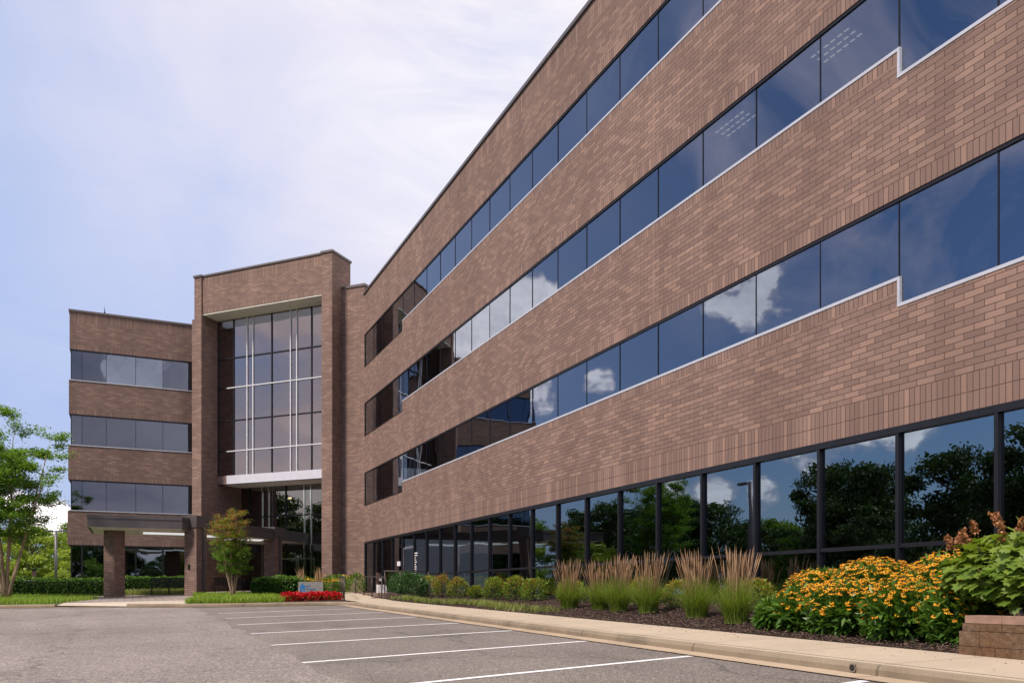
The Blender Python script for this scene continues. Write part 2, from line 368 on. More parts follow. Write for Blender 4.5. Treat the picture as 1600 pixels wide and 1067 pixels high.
def blades(B, H, lean, wd, seg=3, curl=1.0):
    """arching grass blades, returns V,F,(blade count)"""
    n = len(B); az = rng.random(n)*2*np.pi; d = np.stack([np.cos(az), np.sin(az), np.zeros(n)], 1); sd = np.stack([-np.sin(az), np.cos(az), np.zeros(n)], 1)
    H = np.broadcast_to(H, (n,)); lean = np.broadcast_to(lean, (n,)); rows = []
    for k in range(seg+1):
        t = k/seg
        c = B+d*(lean*H*t**(1+curl))[:, None]+np.array([0, 0, 1.0])*(H*(t-.35*lean*t*t))[:, None]
        w_ = wd*(1-t*.85)
        rows += [c-sd*w_/2, c+sd*w_/2]
    V = np.stack(rows, 1); m = 2*(seg+1); F = []
    base = np.arange(n)*m
    for k in range(seg): F.append(np.stack([base+2*k, base+2*k+1, base+2*k+3, base+2*k+2], 1))
    F = np.stack(F, 1).reshape(-1, 4)
    return V.reshape(-1, 3), F
def blades_obj(name, B, H, lean, wd, m, parent=None, seg=3, curl=1.0):
    V, F = blades(B, H, lean, wd, seg, curl); t = np.repeat(rng.random(len(B)), seg)
    return np_mesh(name, V, F, m, parent, t)
def copy_tree(o, parent=None):
    c = o.copy(); COL.objects.link(c); c.parent = parent
    for ch in list(o.children): copy_tree(ch, c)
    return c

# ------------------------------------------------------------ terrain heights
def P(x, y): return -1.1+.0205*x+.0173*y
def KT(x, y): return P(x, y)+.12
def bedz(x, y):
    e = P(8.5, y)+.12; b = -.36+.0085*y; t = max(0, min(1, (x-8.5)/3.4)); return e+(b-e)*t
def struct(o): o['kind'] = 'structure'; return o

# ground sheet to the horizon
def G(x, y): return P(max(-40, min(14, x)), max(-60, min(46, y)))-.06
xs = [-2500, -400, -120, -40, -14, 0, 14, 40, 200, 2500]; ys = [-2500, -400, -60, -20, 0, 20, 46, 80, 200, 600, 2500]
mb = MB()
for i in range(len(xs)-1):
    for j in range(len(ys)-1):
        q = [(xs[i], ys[j]), (xs[i+1], ys[j]), (xs[i+1], ys[j+1]), (xs[i], ys[j+1])]
        mb.face([(x, y, G(x, y)) for x, y in q])
struct(mb.build('ground', 'turf'))
# kerb line: list of (x,y) of the foot of the kerb
KL = [(6.87, -30), (6.88, 14), (6.9, 26.8)]
for a in range(0, 91, 15): KL.append((5.9+1.0*math.cos(R(a)), 27.2+1.0*math.sin(R(a))*1.6+.0))
KL = KL[:3]+[(6.98, 28.3), (6.92, 28.9), (6.7, 29.4), (6.3, 29.75), (5.7, 29.95), (4.0, 30.35), (2.7, 30.8), (1.6, 31.4), (.6, 32.3), (-.2, 33.1)]
FL = [(-.2, 33.1), (-1.6, 34.0), (-2.6, 34.5)]            # dropped kerb at the paved crossing
LL = [(-2.6, 34.5), (-4.4, 35.2), (-7, 36.2), (-14, 37.2), (-30, 37.5)]
# asphalt
edge = KL+FL[1:]+LL[1:]
mb = MB()
for a, b in zip(edge, edge[1:]):
    if a[1] < 25: continue
st = [(1.75, -30), (6.95, -30), (6.95, 27)]+[(x+.05, y+.05) for x, y in KL[3:11]]+[(1.75, 31.35)]
mb = MB(); mb.face([(x, y, P(x, y)) for x, y in st]); struct(mb.build('parking_stalls', 'asphalt_stall'))
ln = [(-45, -60), (1.95, -60)]+[(1.95+.13*math.sin(k*1.7)*math.sin(k*.43+1), -10+k*.6) for k in range(68)]+[(1.95, 31.3), (1.6, 31.45), (.6, 32.35), (-.2, 33.15), (-1.6, 34.05), (-2.6, 34.55), (-4.4, 35.25), (-7, 36.25), (-14, 37.25), (-30, 37.55), (-45, 37.6)]
mb = MB(); mb.face([(x, y, P(max(x, -40), y)+.002) for x, y in ln if x > -44 or True]); struct(mb.build('drive_lane', 'asphalt_lane'))
# gutter strip 4 mm above the asphalt, kerb, apron
def strip(name, line, w0, w1, dz0, dz1, m, flip=False):
    mb = MB(); pts = []
    for i, p in enumerate(line):
        a = Vector(line[max(i-1, 0)]); b = Vector(line[min(i+1, len(line)-1)]); d = (b-a).normalized(); n = Vector((d.y, -d.x))  # right of travel = field side
        pts.append((Vector(p), n))
    for (p, n), (q, k) in zip(pts, pts[1:]):
        mb.face([(p.x+n.x*w0, p.y+n.y*w0, P(p.x, p.y)+dz0), (q.x+k.x*w0, q.y+k.y*w0, P(q.x, q.y)+dz0), (q.x+k.x*w1, q.y+k.y*w1, P(q.x, q.y)+dz1), (p.x+n.x*w1, p.y+n.y*w1, P(p.x, p.y)+dz1)])
    return mb.build(name, m)
def dense(line, step=1.5):
    o = []
    for a, b in zip(line, line[1:]):
        a, b = Vector(a), Vector(b); n = max(1, int((b-a).length/step))
        o += [tuple(a+(b-a)*i/n) for i in range(n)]
    return o+[tuple(line[-1])]
struct(strip('gutter', dense(KL+FL[1:]+LL[1:]), -.36, .02, .006, .004, 'gutter_concrete'))
def kerb(name, line, h=.12):
    mb = MB(); prof = [(0, -.05), (.005, h*.55), (.03, h*.9), (.06, h), (.2, h+.002), (.2, -.05)]; rings = []
    for i, p in enumerate(line):
        a = Vector(line[max(i-1, 0)]); b = Vector(line[min(i+1, len(line)-1)]); d = (b-a).normalized(); n = Vector((d.y, -d.x))
        rings.append([(p[0]+n.x*u, p[1]+n.y*u, P(*p)+z*(1 if h > .05 else 1)) for u, z in prof])
    for a, b in zip(rings, rings[1:]):
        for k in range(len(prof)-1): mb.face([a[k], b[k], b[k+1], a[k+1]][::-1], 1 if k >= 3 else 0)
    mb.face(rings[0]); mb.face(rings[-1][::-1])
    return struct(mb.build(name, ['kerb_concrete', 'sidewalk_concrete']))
kerb('kerb', dense(KL)); kerb('kerb', dense(LL)); kerb('kerb', dense(FL), .025)
# small drain outlet in the kerb face
mb = MB()
for k in range(16):
    a0, a1 = 2*math.pi*k/16, 2*math.pi*(k+1)/16
    for r0, r1, mi, x0, x1 in ((.036, .048, 0, 6.862, 6.862), (0, .036, 1, 6.866, 6.866)):
        f = lambda a, r, x: (x, 6.42+r*math.cos(a), P(6.87, 6.42)+.058+r*math.sin(a))
        mb.face([f(a0, r0, x0), f(a0, r1, x1), f(a1, r1, x1), f(a1, r0, x0)] if r0 else [f(a0, 0, x0), f(a0, r1, x1), f(a1, r1, x1)], mi)
    mb.face([(6.862, 6.42+.036*math.cos(a0), P(6.87, 6.42)+.058+.036*math.sin(a0)), (6.862, 6.42+.036*math.cos(a1), P(6.87, 6.42)+.058+.036*math.sin(a1)), (6.90, 6.42+.036*math.cos(a1), P(6.87, 6.42)+.058+.036*math.sin(a1)), (6.90, 6.42+.036*math.cos(a0), P(6.87, 6.42)+.058+.036*math.sin(a0))], 1)
tag(mb.build('drain_outlet', ['kerb_concrete', 'rubber']), 'small round drain hole in the concrete kerb face', 'drain')

# sidewalk along the kerb, then the walk turning to the entrance
mb = MB()
sw = [(7.06, 8.5, -30), (7.06, 8.5, 14), (7.07, 8.5, 27), (7.25, 8.6, 29.2), (7.3, 8.85, 31), (7.5, 9.0, 33), (8.3, 9.7, 37), (9.2, 10.3, 41), (9.6, 10.9, 45)]
for a, b in zip(sw, sw[1:]):
    f = lambda x, y: (x, y, KT(x, y)+.002)
    mb.face([f(a[0], a[2]), f(a[1], a[2]), f(b[1], b[2]), f(b[0], b[2])])
struct(mb.build('sidewalk', 'sidewalk_concrete'))
# mulch bed along the wing
mb = MB(); ysb = [-30, -10, 4, 6]+[6+k for k in range(1, 28)]
for a, b in zip(ysb, ysb[1:]):
    X = [8.48, 9.1, 9.8, 10.6, 11.3, 12.05]
    for p, q in zip(X, X[1:]):
        f = lambda x, y: (x, y, bedz(x, y)-.012+.035*math.sin(x*3.1+y*1.3)*math.sin(y*2.3) * (0 if x < 8.5 else 1))
        mb.face([f(p, a), f(q, a), f(q, b), f(p, b)])
struct(mb.build('mulch_bed', 'mulch', smooth=True))
# island ground behind the far kerb: mulch and lawn sheets
mb = MB()
isl = [(x-.0, y+.17) for x, y in KL[5:12]]+[(1.75, 31.6), (2.3, 36), (2.3, 47), (9.6, 47), (9.6, 45), (9.2, 41), (8.3, 37), (7.5, 33), (7.3, 31), (7.2, 29.6)]
mb.face([(x, y, KT(x, y)-.006) for x, y in isl]); struct(mb.build('island_bed', 'mulch'))
mb = MB(); lw = [(-2.6, 34.65), (-2.4, 36), (-2.4, 60), (-60, 60), (-60, 37.7), (-30, 37.65), (-14, 37.35), (-7, 36.35), (-4.4, 35.35)]
mb.face([(x, y, KT(max(x, -40), min(y, 60))-.006) for x, y in lw]); struct(mb.build('lawn', 'turf'))
mb = MB(); ap = [(-.2, 33.25), (-1.6, 34.15), (-2.6, 34.65), (-2.4, 36), (2.3, 36), (1.75, 31.55), (1.6, 31.6), (.6, 32.5)]
mb.face([(x, y, P(x, y)+(.118 if x > .5 else .028+.09*max(0, min(1, (y-33.5)/2.5)))) for x, y in ap]); struct(mb.build('crossing_apron', 'apron_concrete'))
mb = MB()
mb.face([(x, y, KT(x, y)+.0) for x, y in [(-2.4, 36), (2.3, 36), (2.6, 42), (3.4, 44.3), (9.6, 47), (14, 52), (12, 60), (3, 55), (-.8, 50), (-2.4, 50)]]); struct(mb.build('paved_walk', 'pavers'))

# painted stripes
ends = [((2.26, 25.45), (6.5, 26.1)), ((2.18, 22.43), (6.5, 23.0)), ((2.12, 19.3), (6.5, 20.0)), ((2.02, 16.2), (6.5, 17.0)), ((1.97, 13.36), (6.5, 14.2)), ((1.93, 10.5), (6.5, 11.4)), ((1.95, 7.8), (6.5, 8.7)), ((1.95, 5.0), (6.5, 5.92)), ((1.95, 2.2), (6.5, 3.1)), ((1.95, -.6), (6.5, .3))]
place = ['farthest, right below the island kerb', 'second from the island kerb', 'third from the island kerb', 'fourth from the island kerb', 'fifth from the island kerb', 'sixth from the island kerb', 'seventh from the island kerb, running out of the picture', 'nearest, only its kerb end in view', '', '']
for (a, b), pl_ in zip(ends, place):
    a, b = Vector(a), Vector(b); d = (b-a).normalized(); n = Vector((-d.y, d.x))*.052; mb = MB()
    mb.face([(p.x, p.y, P(p.x, p.y)+.004) for p in (a-n, b-n, b+n, a+n)])
    struct(mb.build('parking_stripe', 'paint_white'))

# ============================================================ OFFICE BUILDING
B = empty('office_building', (11.9, 46, 0)); Binv = Matrix.Translation((-11.9, -46, 0))
tag(B, 'four storey brown brick office building with dark ribbon windows and a tall glass entrance bay', 'building')
def bpart(mb, name, mats, parent=None, **k):
    mb.v = [(x-11.9, y-46, z) for x, y, z in mb.v] if parent in (None, B) or parent.type == 'MESH' else mb.v
    return mb.build(name, mats, parent or B, **k)
X0 = 11.9; YA, YB = -8.0, 46.02
YM = [10.15+1.79*k for k in range(-10, 21)]
HEADS = [2.84, 6.74, 10.66, 14.53]; SILL_LO = [4.87, 8.78, 12.66]; SILL_HI = [5.33, 9.24, 13.12]
BRK = ['brick_running', 'brick_soldier', 'coping_metal']
def brick_strip(mb, o, a, nrm_, L, z0, z1, mi, u0=0.0):
    """vertical outer face strip only"""
    ax = Vector((a[0], a[1], 0)); p = Vector((o[0], o[1], 0)); q = p+ax*L
    if mi == 1: uv = [(0.003, u0), (0.003, u0+L), (z1-z0+.003, u0+L), (z1-z0+.003, u0)]
    else: uv = [(u0, .003), (u0+L, .003), (u0+L, z1-z0+.003), (u0, z1-z0+.003)]
    pts = [(p.x, p.y, z0), (q.x, q.y, z0), (q.x, q.y, z1), (p.x, p.y, z1)]
    n = (Vector(pts[1])-Vector(pts[0])).cross(Vector(pts[3])-Vector(pts[0]))
    if n.dot(Vector((nrm_[0], nrm_[1], 0))) < 0: pts = pts[::-1]; uv = uv[::-1]
    mb.face(pts, mi, uv)
def band(name, o, a, nv, L, strips, thick=.32, parent=None):
    """brick band: front face in strips [(z0,z1,mi)...], closed box behind"""
    mb = MB(); z0, z1 = strips[0][0], strips[-1][1]
    for za, zb, mi in strips: brick_strip(mb, o, a, nv, L, za, zb, mi)
    A = Vector((a[0], a[1], 0)); I = -Vector((nv[0], nv[1], 0)); p = Vector((o[0], o[1], 0)); q = p+A*L; r = q+I*thick; s_ = p+I*thick
    for u, v_ in ((p, s_), (q, r), (s_, r)):
        l = (v_-u).length
        mb.face([(u.x, u.y, z0), (v_.x, v_.y, z0), (v_.x, v_.y, z1), (u.x, u.y, z1)], 0, [(0, z0), (l, z0), (l, z1), (0, z1)])
    for z in (z0, z1): mb.face([(k.x, k.y, z) for k in (p, q, r, s_)], 0, [(0, 0), (L, 0), (L, thick), (0, thick)])
    return mb
aY, nX = (0, 1), (-1, 0)
Lw = YB-YA
tops = [SILL_LO[0], SILL_LO[1], SILL_LO[2], 16.78]
SY0, SY1 = YM[10], YM[26]     # raised sill range
for i in range(4):
    h = HEADS[i]; tp = tops[i]
    if i == 0: st_ = [(h, h+.3, 1), (h+.3, h+.6, 1), (h+.6, tp, 0)]
    elif i < 3: st_ = [(h, h+.3, 1), (h+.3, tp, 0)]
    else: st_ = [(h, h+.3, 1), (h+.3, tp-.6, 0), (tp-.6, tp-.3, 1), (tp-.3, tp, 1)]
    mb = band('b', (X0, YA), aY, nX, Lw, st_)
    if i < 3:
        z0, z1 = tp, SILL_HI[i]
        m2 = band('b', (X0, SY0), aY, nX, SY1-SY0, [(z0, z1-.2, 0), (z1-.2, z1, 1)])
        k = len(mb.v); mb.v += m2.v; mb.f += [tuple(j+k for j in f) for f in m2.f]; mb.m += m2.m; mb.uv += m2.uv
        # remaining low runs get their own sill course already part of band
    bo = bpart(mb, 'brick_band', BRK)
# expansion joints: slim light sealant lines
for yy, lst in ((17.45, (0, 1, 2)), (28.4, (0,))):
    for i in lst:
        mb = MB(); mb.box(X0-.004, X0+.02, yy-.008, yy+.008, HEADS[i]+.01, (SILL_HI[i] if i < 3 else tops[i])-.01); bpart(mb, 'sealant_joint', 'sealant')
mb = MB(); mb.box(X0-.06, X0+.45, YA, YB+.2, 16.78, 16.9); bpart(mb, 'parapet_cap', 'coping_metal')
# ribbon windows of the wing
def pane_obj(mb, parent, m, name='window_pane'):
    return mb.build(name, m, parent)
for i in range(3):
    zh = HEADS[i+1]; fr = MB()
    # white sill trim, dark head trim, slim joints
    fr.box(X0-.012, X0+.10, YA, SY0, SILL_LO[i]+.001, SILL_LO[i]+.058, 1)
    fr.box(X0-.012, X0+.10, SY1, YB-.03, SILL_LO[i], SILL_LO[i]+.03, 0)
    fr.box(X0-.012, X0+.10, SY0, SY1, SILL_HI[i]+.001, SILL_HI[i]+.058, 1)
    fr.box(X0-.012, X0+.10, SY0-.052, SY0-.002, SILL_LO[i]+.06, SILL_HI[i]+.058, 1)
    fr.box(X0-.02, X0+.10, SY1+.002, SY1+.04, SILL_LO[i]+.032, SILL_HI[i]+.03, 0)
    fr.box(X0+.015, X0+.12, YA, YB-.03, zh-.06, zh-.003, 0)
    for y in YM:
        z0 = (SILL_HI[i]+.06) if SY0 <= y <= SY1-.01 else SILL_LO[i]+.06
        fr.box(X0+.030, X0+.09, y-.008, y+.008, z0, zh-.06, 0)
    rw = bpart(fr, 'ribbon_window', ['frame_dark', 'sill_white'])
    ys_ = [YA]+YM[0:]
    ys_ = [y for y in YM if y < YB+.1]; ys_[-1] = YB-.03
    for a, b in zip(ys_, ys_[1:]):
        z0 = SILL_HI[i]+.06 if (a >= SY0-.01 and b <= SY1+.01) else SILL_LO[i]+.03
        mb = MB(); j = random.uniform(-1, 1)*.003; k = random.uniform(-1, 1)*.003
        mb.face([(X0+.045+j, a, z0), (X0+.045+j+k, a, zh-.05), (X0+.045-j+k, b, zh-.05), (X0+.045-j, b, z0)]); bpart(mb, 'window_pane', 'glass_upper', rw)
# storefront of the ground floor
fr = MB(); TZ = .80
fr.box(X0-.02, X0+.14, YA, YB-.03, HEADS[0]-.12, HEADS[0]-.003)
DOOR = (YM[25], YM[26])
for a, b in zip(YM, YM[1:]):
    if b > YB+.1: continue
    if abs(a-YM[15]) < 1e9 and not (a == DOOR[0]) and b < 36: fr.box(X0+.0, X0+.12, a+.034, b-.034, TZ-.035, TZ+.035)
    fr.box(X0+.0, X0+.12, a+.034, b-.034, -.40+.0085*a, -.28+.0085*a)
for y in YM: fr.box(X0-.015, X0+.12, y-.033, y+.033, -.55+.0085*y, HEADS[0]-.122)
sf = bpart(fr, 'storefront_window', 'frame_dark')
for n_, (a, b) in enumerate(zip(YM, YM[1:])):
    if b > YB+.1: continue
    if a == DOOR[0]: segs = [(2.17, HEADS[0]-.12)]
    elif b < 36: segs = [(-.38+.0085*a, TZ), (TZ, HEADS[0]-.12)]
    else: segs = [(-.38+.0085*a, HEADS[0]-.12)]
    for z0, z1 in segs:
        mb = MB(); j = random.uniform(-1, 1)*.003; k = random.uniform(-1, 1)*.002
        mb.face([(X0+.06+j, a, z0), (X0+.06+j+k, a, z1), (X0+.06-j+k, b, z1), (X0+.06-j, b, z0)]); bpart(mb, 'window_pane', 'glass_store', sf)
# side door
mb = MB(); y0, y1 = DOOR[0]+.06, DOOR[1]-.06
mb.box(X0+.02, X0+.09, y0, y0+.09, .02, 2.15); mb.box(X0+.02, X0+.09, y1-.09, y1, .02, 2.15); mb.box(X0+.02, X0+.09, y0+.092, y1-.092, 2.05, 2.15); mb.box(X0+.02, X0+.09, y0+.092, y1-.092, .02, .2)
dr = bpart(mb, 'side_door', 'pole_grey')
mb = MB(); mb.face([(X0+.055, y0+.09, .2), (X0+.055, y0+.09, 2.05), (X0+.055, y1-.09, 2.05), (X0+.055, y1-.09, .2)]); bpart(mb, 'door_glass', 'glass_store', dr)
mb = MB(); mb.tube([(X0-.05, y1-.2, .85), (X0-.05, y1-.2, 1.25)], .015); bpart(mb, 'door_handle', 'chrome', dr)
# interior: floor plates, core wall, ceiling lights
for z in (0.0, 3.9, 7.8, 11.7):
    mb = MB(); zc = z+2.95
    mb.box(X0+.34, X0+14, YA, 44, z-.45, z-.02 if z > 0 else z-.02)
    bpart(mb, 'floor_slab', 'room_floor')
    mb = MB(); mb.box(X0+.34, X0+7, YA, 44, zc-.0, zc+.03); bpart(mb, 'ceiling', 'room_ceiling')
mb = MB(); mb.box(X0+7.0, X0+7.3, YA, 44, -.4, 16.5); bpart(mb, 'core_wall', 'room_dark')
mb = MB(); mb.box(X0+.1, X0+14, YA-.3, YA, -1.2, 16.78); mb.box(X0+14, X0+14.3, YA, 50, -1.2, 16.78); bpart(mb, 'rear_wall', 'brick_running')
mb = MB(); mb.box(X0+.33, X0+14, YA+.1, 49.9, 16.2, 16.4); bpart(mb, 'roof', 'coping_metal')
for (lx, ly, fz) in ((12.62, 12.2, 10.74), (12.62, 15.2, 10.74)):
    mb = MB()
    for k in range(3):
        for j in range(6):
            mb.box(lx-.22+k*.17, lx-.18+k*.17, ly-.5+j*.17, ly-.39+j*.17, fz, fz+.006)
    bpart(mb, 'ceiling_light', 'tube_light')
# ---- corner block and tower
A2 = Vector((.6745, -.7383)); B2 = Vector((.7383, .6745)); Lp = Vector((3.42, 53.9))
def T(s, d): v = Lp+A2*s+B2*d; return (v.x, v.y)
def tbox(mb, s0, s1, d0, d1, z0, z1, mi=0): mb.obox(T(s0, d0), A2, B2, s1-s0, d1-d0, z0, z1, mi)
nT = -B2
mb = MB(); p = (10.98, 46.98); q = (11.9, 46.0); dv = Vector(q)-Vector(p); Lb = dv.length; dv.normalize(); nv = Vector((dv.y, -dv.x)); nv = nv if nv.dot(Vector((-1, -1))) > 0 else -nv
mb.obox((p[0]-.3*dv.x, p[1]-.3*dv.y), dv, -nv, Lb+.3, 4, -1, 17.28); bpart(mb, 'brick_pier', 'brick_running')
mb = MB(); mb.obox((p[0]+nv.x*.05-.2*dv.x, p[1]+nv.y*.05-.2*dv.y), dv, -nv, Lb+.26, 4, 17.28, 17.42); bpart(mb, 'parapet_cap', 'coping_metal')
# piers of the portal
mb = MB(); tbox(mb, 0, .55, 0, 1.8, -1, 19.1); tbox(mb, -.2, -.003, .02, 3.5, -1, 16.6); tbox(mb, 0, .55, 1.803, 4.2, -1, 16.6); bpart(mb, 'brick_pier', 'brick_running')
mb = MB(); tbox(mb, 9.32, 10.03, 0, 1.8, -1, 19.1); tbox(mb, 9.32, 10.03, 1.803, 4.2, -1, 16.9); bpart(mb, 'brick_pier', 'brick_running')
# lintel with soldier courses
o_ = T(.553, .1)
mb = band('l', o_, A2, nT, 9.317-.553, [(16.86, 17.16, 1), (17.16, 18.5, 0), (18.5, 18.8, 1), (18.8, 19.1, 1)], 1.68)
bpart(mb, 'brick_lintel', BRK)
mb = MB(); tbox(mb, -.05, .6, -.06, 1.86, 19.1, 19.22); tbox(mb, 9.27, 10.09, -.06, 1.86, 19.1, 19.22); tbox(mb, .602, 9.268, .04, 1.86, 19.1, 19.2); bpart(mb, 'parapet_cap', 'coping_metal')
mb = MB(); tbox(mb, .553, 9.317, .12, 1.40, 16.80, 16.857); bpart(mb, 'soffit_panel', 'soffit')
# curtain wall
GD = 1.42; rows = [7.19, 8.68, 10.56, 12.58, 14.4, 16.78]; colsd = [.62, 1.8, 2.85, 3.3, 4.7, 6.1, 6.55, 7.6, 9.3]
fr = MB(); white_c = (2.85, 3.3, 6.1, 6.55)
for s_ in colsd:
    if s_ in white_c: tbox(fr, s_-.03, s_+.03, GD-.07, GD+.03, rows[0]+.002, 16.78, 1)
    elif .7 < s_ < 9.2: tbox(fr, s_-.035, s_+.035, GD-.05, GD+.03, rows[0]+.002, 16.78, 0)
for k, z in enumerate(rows[1:-1]):
    wh = k in (0, 2)
    if wh:
        tbox(fr, 1.3, 9.317, GD-.085, GD+.02, z-.03, z+.03, 1); tbox(fr, .553, 1.297, GD-.06, GD+.02, z-.03, z+.03, 0)
    else: tbox(fr, .553, 9.317, GD-.062, GD+.02, z-.035, z+.035, 0)
tbox(fr, .553, .62, GD-.04, GD+.03, rows[0], 16.78, 0)
cw = bpart(fr, 'curtain_wall', ['frame_dark', 'frame_white'])
for r0, r1 in zip(rows, rows[1:]):
    for c0, c1 in zip(colsd, colsd[1:]):
        mb = MB(); j = random.uniform(-1, 1)*.0025
        pa, pb = T(c0, GD+j), T(c1, GD-j)
        mb.face([(pa[0], pa[1], r0), (pb[0], pb[1], r0), (pb[0], pb[1], r1), (pa[0], pa[1], r1)]); bpart(mb, 'window_pane', 'glass_tower', cw)
mb = MB(); tbox(mb, 1.3, 9.317, GD-.10, GD+.3, 6.67, 7.188); bpart(mb, 'fascia_panel', 'fascia_white')
mb = MB(); tbox(mb, .553, 1.297, GD-.06, GD+.3, 6.67, 7.188); bpart(mb, 'brick_band', 'brick_running')
mb = MB(); tbox(mb, .553, 9.317, GD+.302, 3.45, 6.69, 6.75); bpart(mb, 'soffit_panel', 'soffit')
# lower glass
LD = 3.5; lr = [3.95, 4.8, 6.69]; lc = [.56, 1.22, 2.25, 2.75, 4.1, 5.5, 6.0, 7.6, 9.3]
fr = MB()
for s_ in lc[1:-1]:
    w_ = s_ in (2.25, 2.75, 5.5, 6.0); tbox(fr, s_-.035, s_+.035, LD-.06, LD+.02, -.3, 6.69, 1 if w_ else 0)
tbox(fr, .553, 9.317, LD-.05, LD+.02, 4.76, 4.84, 0); tbox(fr, .553, 9.317, LD-.05, LD+.02, 2.55, 2.95, 0)
cw2 = bpart(fr, 'entrance_glazing', ['frame_dark', 'chrome'])
for r0, r1 in ((-.3, 2.55), (2.9, 4.8), (4.8, 6.69)):
    for c0, c1 in zip(lc, lc[1:]):
        mb = MB(); pa, pb = T(c0, LD), T(c1, LD)
        mb.face([(pa[0], pa[1], r0), (pb[0], pb[1], r0), (pb[0], pb[1], r1), (pa[0], pa[1], r1)]); bpart(mb, 'window_pane', 'glass_entry', cw2)
for c0 in (3.75, 5.08):
    mb = MB(); d0 = LD-.14
    tbox(mb, c0, c0+.09, d0, d0+.05, -.2, 2.15); tbox(mb, c0+1.2, c0+1.29, d0, d0+.05, -.2, 2.15); tbox(mb, c0+.092, c0+1.198, d0, d0+.05, 2.05, 2.15); tbox(mb, c0+.092, c0+1.198, d0, d0+.05, .5, .58)
    dd = bpart(mb, 'entrance_door', 'chrome')
    mb = MB(); h = T(c0+.2, d0-.06); mb.tube([(h[0], h[1], .8), (h[0], h[1], 1.2)], .02); bpart(mb, 'door_handle', 'chrome', dd)
# tower interior
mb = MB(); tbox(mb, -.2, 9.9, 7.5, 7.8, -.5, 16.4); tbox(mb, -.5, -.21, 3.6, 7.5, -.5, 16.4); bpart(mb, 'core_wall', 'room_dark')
for z in (-.3, 3.75, 7.65, 11.55, 16.4):
    mb = MB(); tbox(mb, -.2, 10, (3.55 if z < 7 else GD+.31), 7.5, z-.1, z); bpart(mb, 'floor_slab', 'room_floor')
mb = MB(); tbox(mb, .9, 1.25, 2.2, 2.3, 8.9, 10.2); bpart(mb, 'lobby_panel', 'room_wood')
mb = MB(); tbox(mb, 3.4, 3.55, 4.6, 4.75, 6.0, 6.12); bpart(mb, 'ceiling_light', 'warm_light')
# ---- left wing
LX0, LX1, LY = -3.42, 5.2, 56.0; lm = [LX0, -2.76, -1.45, .18, 1.72, 3.26, 4.8]
aX, nY = (1, 0), (0, -1)
for i in range(4):
    h = HEADS[i]; tp = (SILL_LO+[16.78])[i]
    st_ = [(h, h+.3, 1), (h+.3, tp, 0)] if i < 3 else [(h, h+.3, 1), (h+.3, tp-.6, 0), (tp-.6, tp-.3, 1), (tp-.3, tp, 1)]
    xo = LX0-.06*(3-i)*.6
    mb = band('b', (xo, LY), aX, nY, LX1-xo, st_, 14)
    bpart(mb, 'brick_band', BRK)
mb = MB(); mb.box(LX0-.05, LX1, LY-.06, LY+14, 16.78, 16.9); bpart(mb, 'parapet_cap', 'coping_metal')
for i in range(4):
    zh = HEADS[i]; z0 = -.6 if i == 0 else SILL_LO[i-1]; fr = MB(); ww = .05 if i == 0 else .014
    x0 = LX0+.06
    fr.box(x0, LX1, LY+.02, LY+.14, zh-.08, zh-.003, 0)
    if i: fr.box(x0-.1, LX1, LY-.03, LY+.12, z0+.001, z0+.05, 1)
    else: fr.box(x0, LX1, LY-.0, LY+.12, z0, z0+.35, 0)
    for x in lm[1:]: fr.box(x-ww, x+ww, LY+.03-(.04 if i == 0 else 0), LY+.1, z0+(.352 if i == 0 else .052), zh-.082, 0)
    fr.box(x0, x0+.05, LY+.03, LY+.1, z0+(.352 if i == 0 else .052), zh-.082, 0)
    rw = bpart(fr, 'ribbon_window', ['frame_dark', 'sill_white'])
    for a, b in zip([x0]+lm[1:], lm[1:]):
        mb = MB(); j = random.uniform(-1, 1)*.003
        mb.face([(a, LY+.06+j, z0+.04), (b, LY+.06-j, z0+.04), (b, LY+.06-j, zh-.07), (a, LY+.06+j, zh-.07)]); bpart(mb, 'window_pane', 'glass_left' if i else 'glass_store', rw)
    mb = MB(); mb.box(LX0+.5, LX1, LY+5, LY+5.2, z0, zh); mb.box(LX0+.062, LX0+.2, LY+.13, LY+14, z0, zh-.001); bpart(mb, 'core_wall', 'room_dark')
mb = MB(); mb.tube([(-1.55, 56.6, 16.85), (-1.55, 56.6, 17.15)], .05); mb.tube([(-1.55, 56.6, 17.15), (-1.55, 56.6, 17.5)], [.03, .005]); 
tag(mb.build('roof_finial', 'black_metal'), 'small dark spike standing on the roof edge of the left wing', 'finial')
# door notice and lettering on the storefront glass
mb = MB(); mb.box(X0-.02, X0-.016, 39.06, 39.6, 1.30, 1.52); 
tag(mb.build('paper_notice', 'paper'), 'white paper notice taped beside the side door', 'notice')
mb = MB()
zz_ = 1.85
for k in range(11):
    L_ = [.30, .28, .10, .17, .20, .15, .20, .18, .20, .17, .22][k]*1.2; zt = zz_-k*.105; x = X0+.04
    y = 37.0
    while L_ > .02:
        ww_ = random.uniform(.03, .06); mb.box(x, x+.003, y-ww_, y, zt-.06, zt); y -= ww_+.012; L_ -= ww_
tag(mb.build('window_lettering', 'paper'), 'small white opening hours lettering on the glass right of the side door', 'lettering')

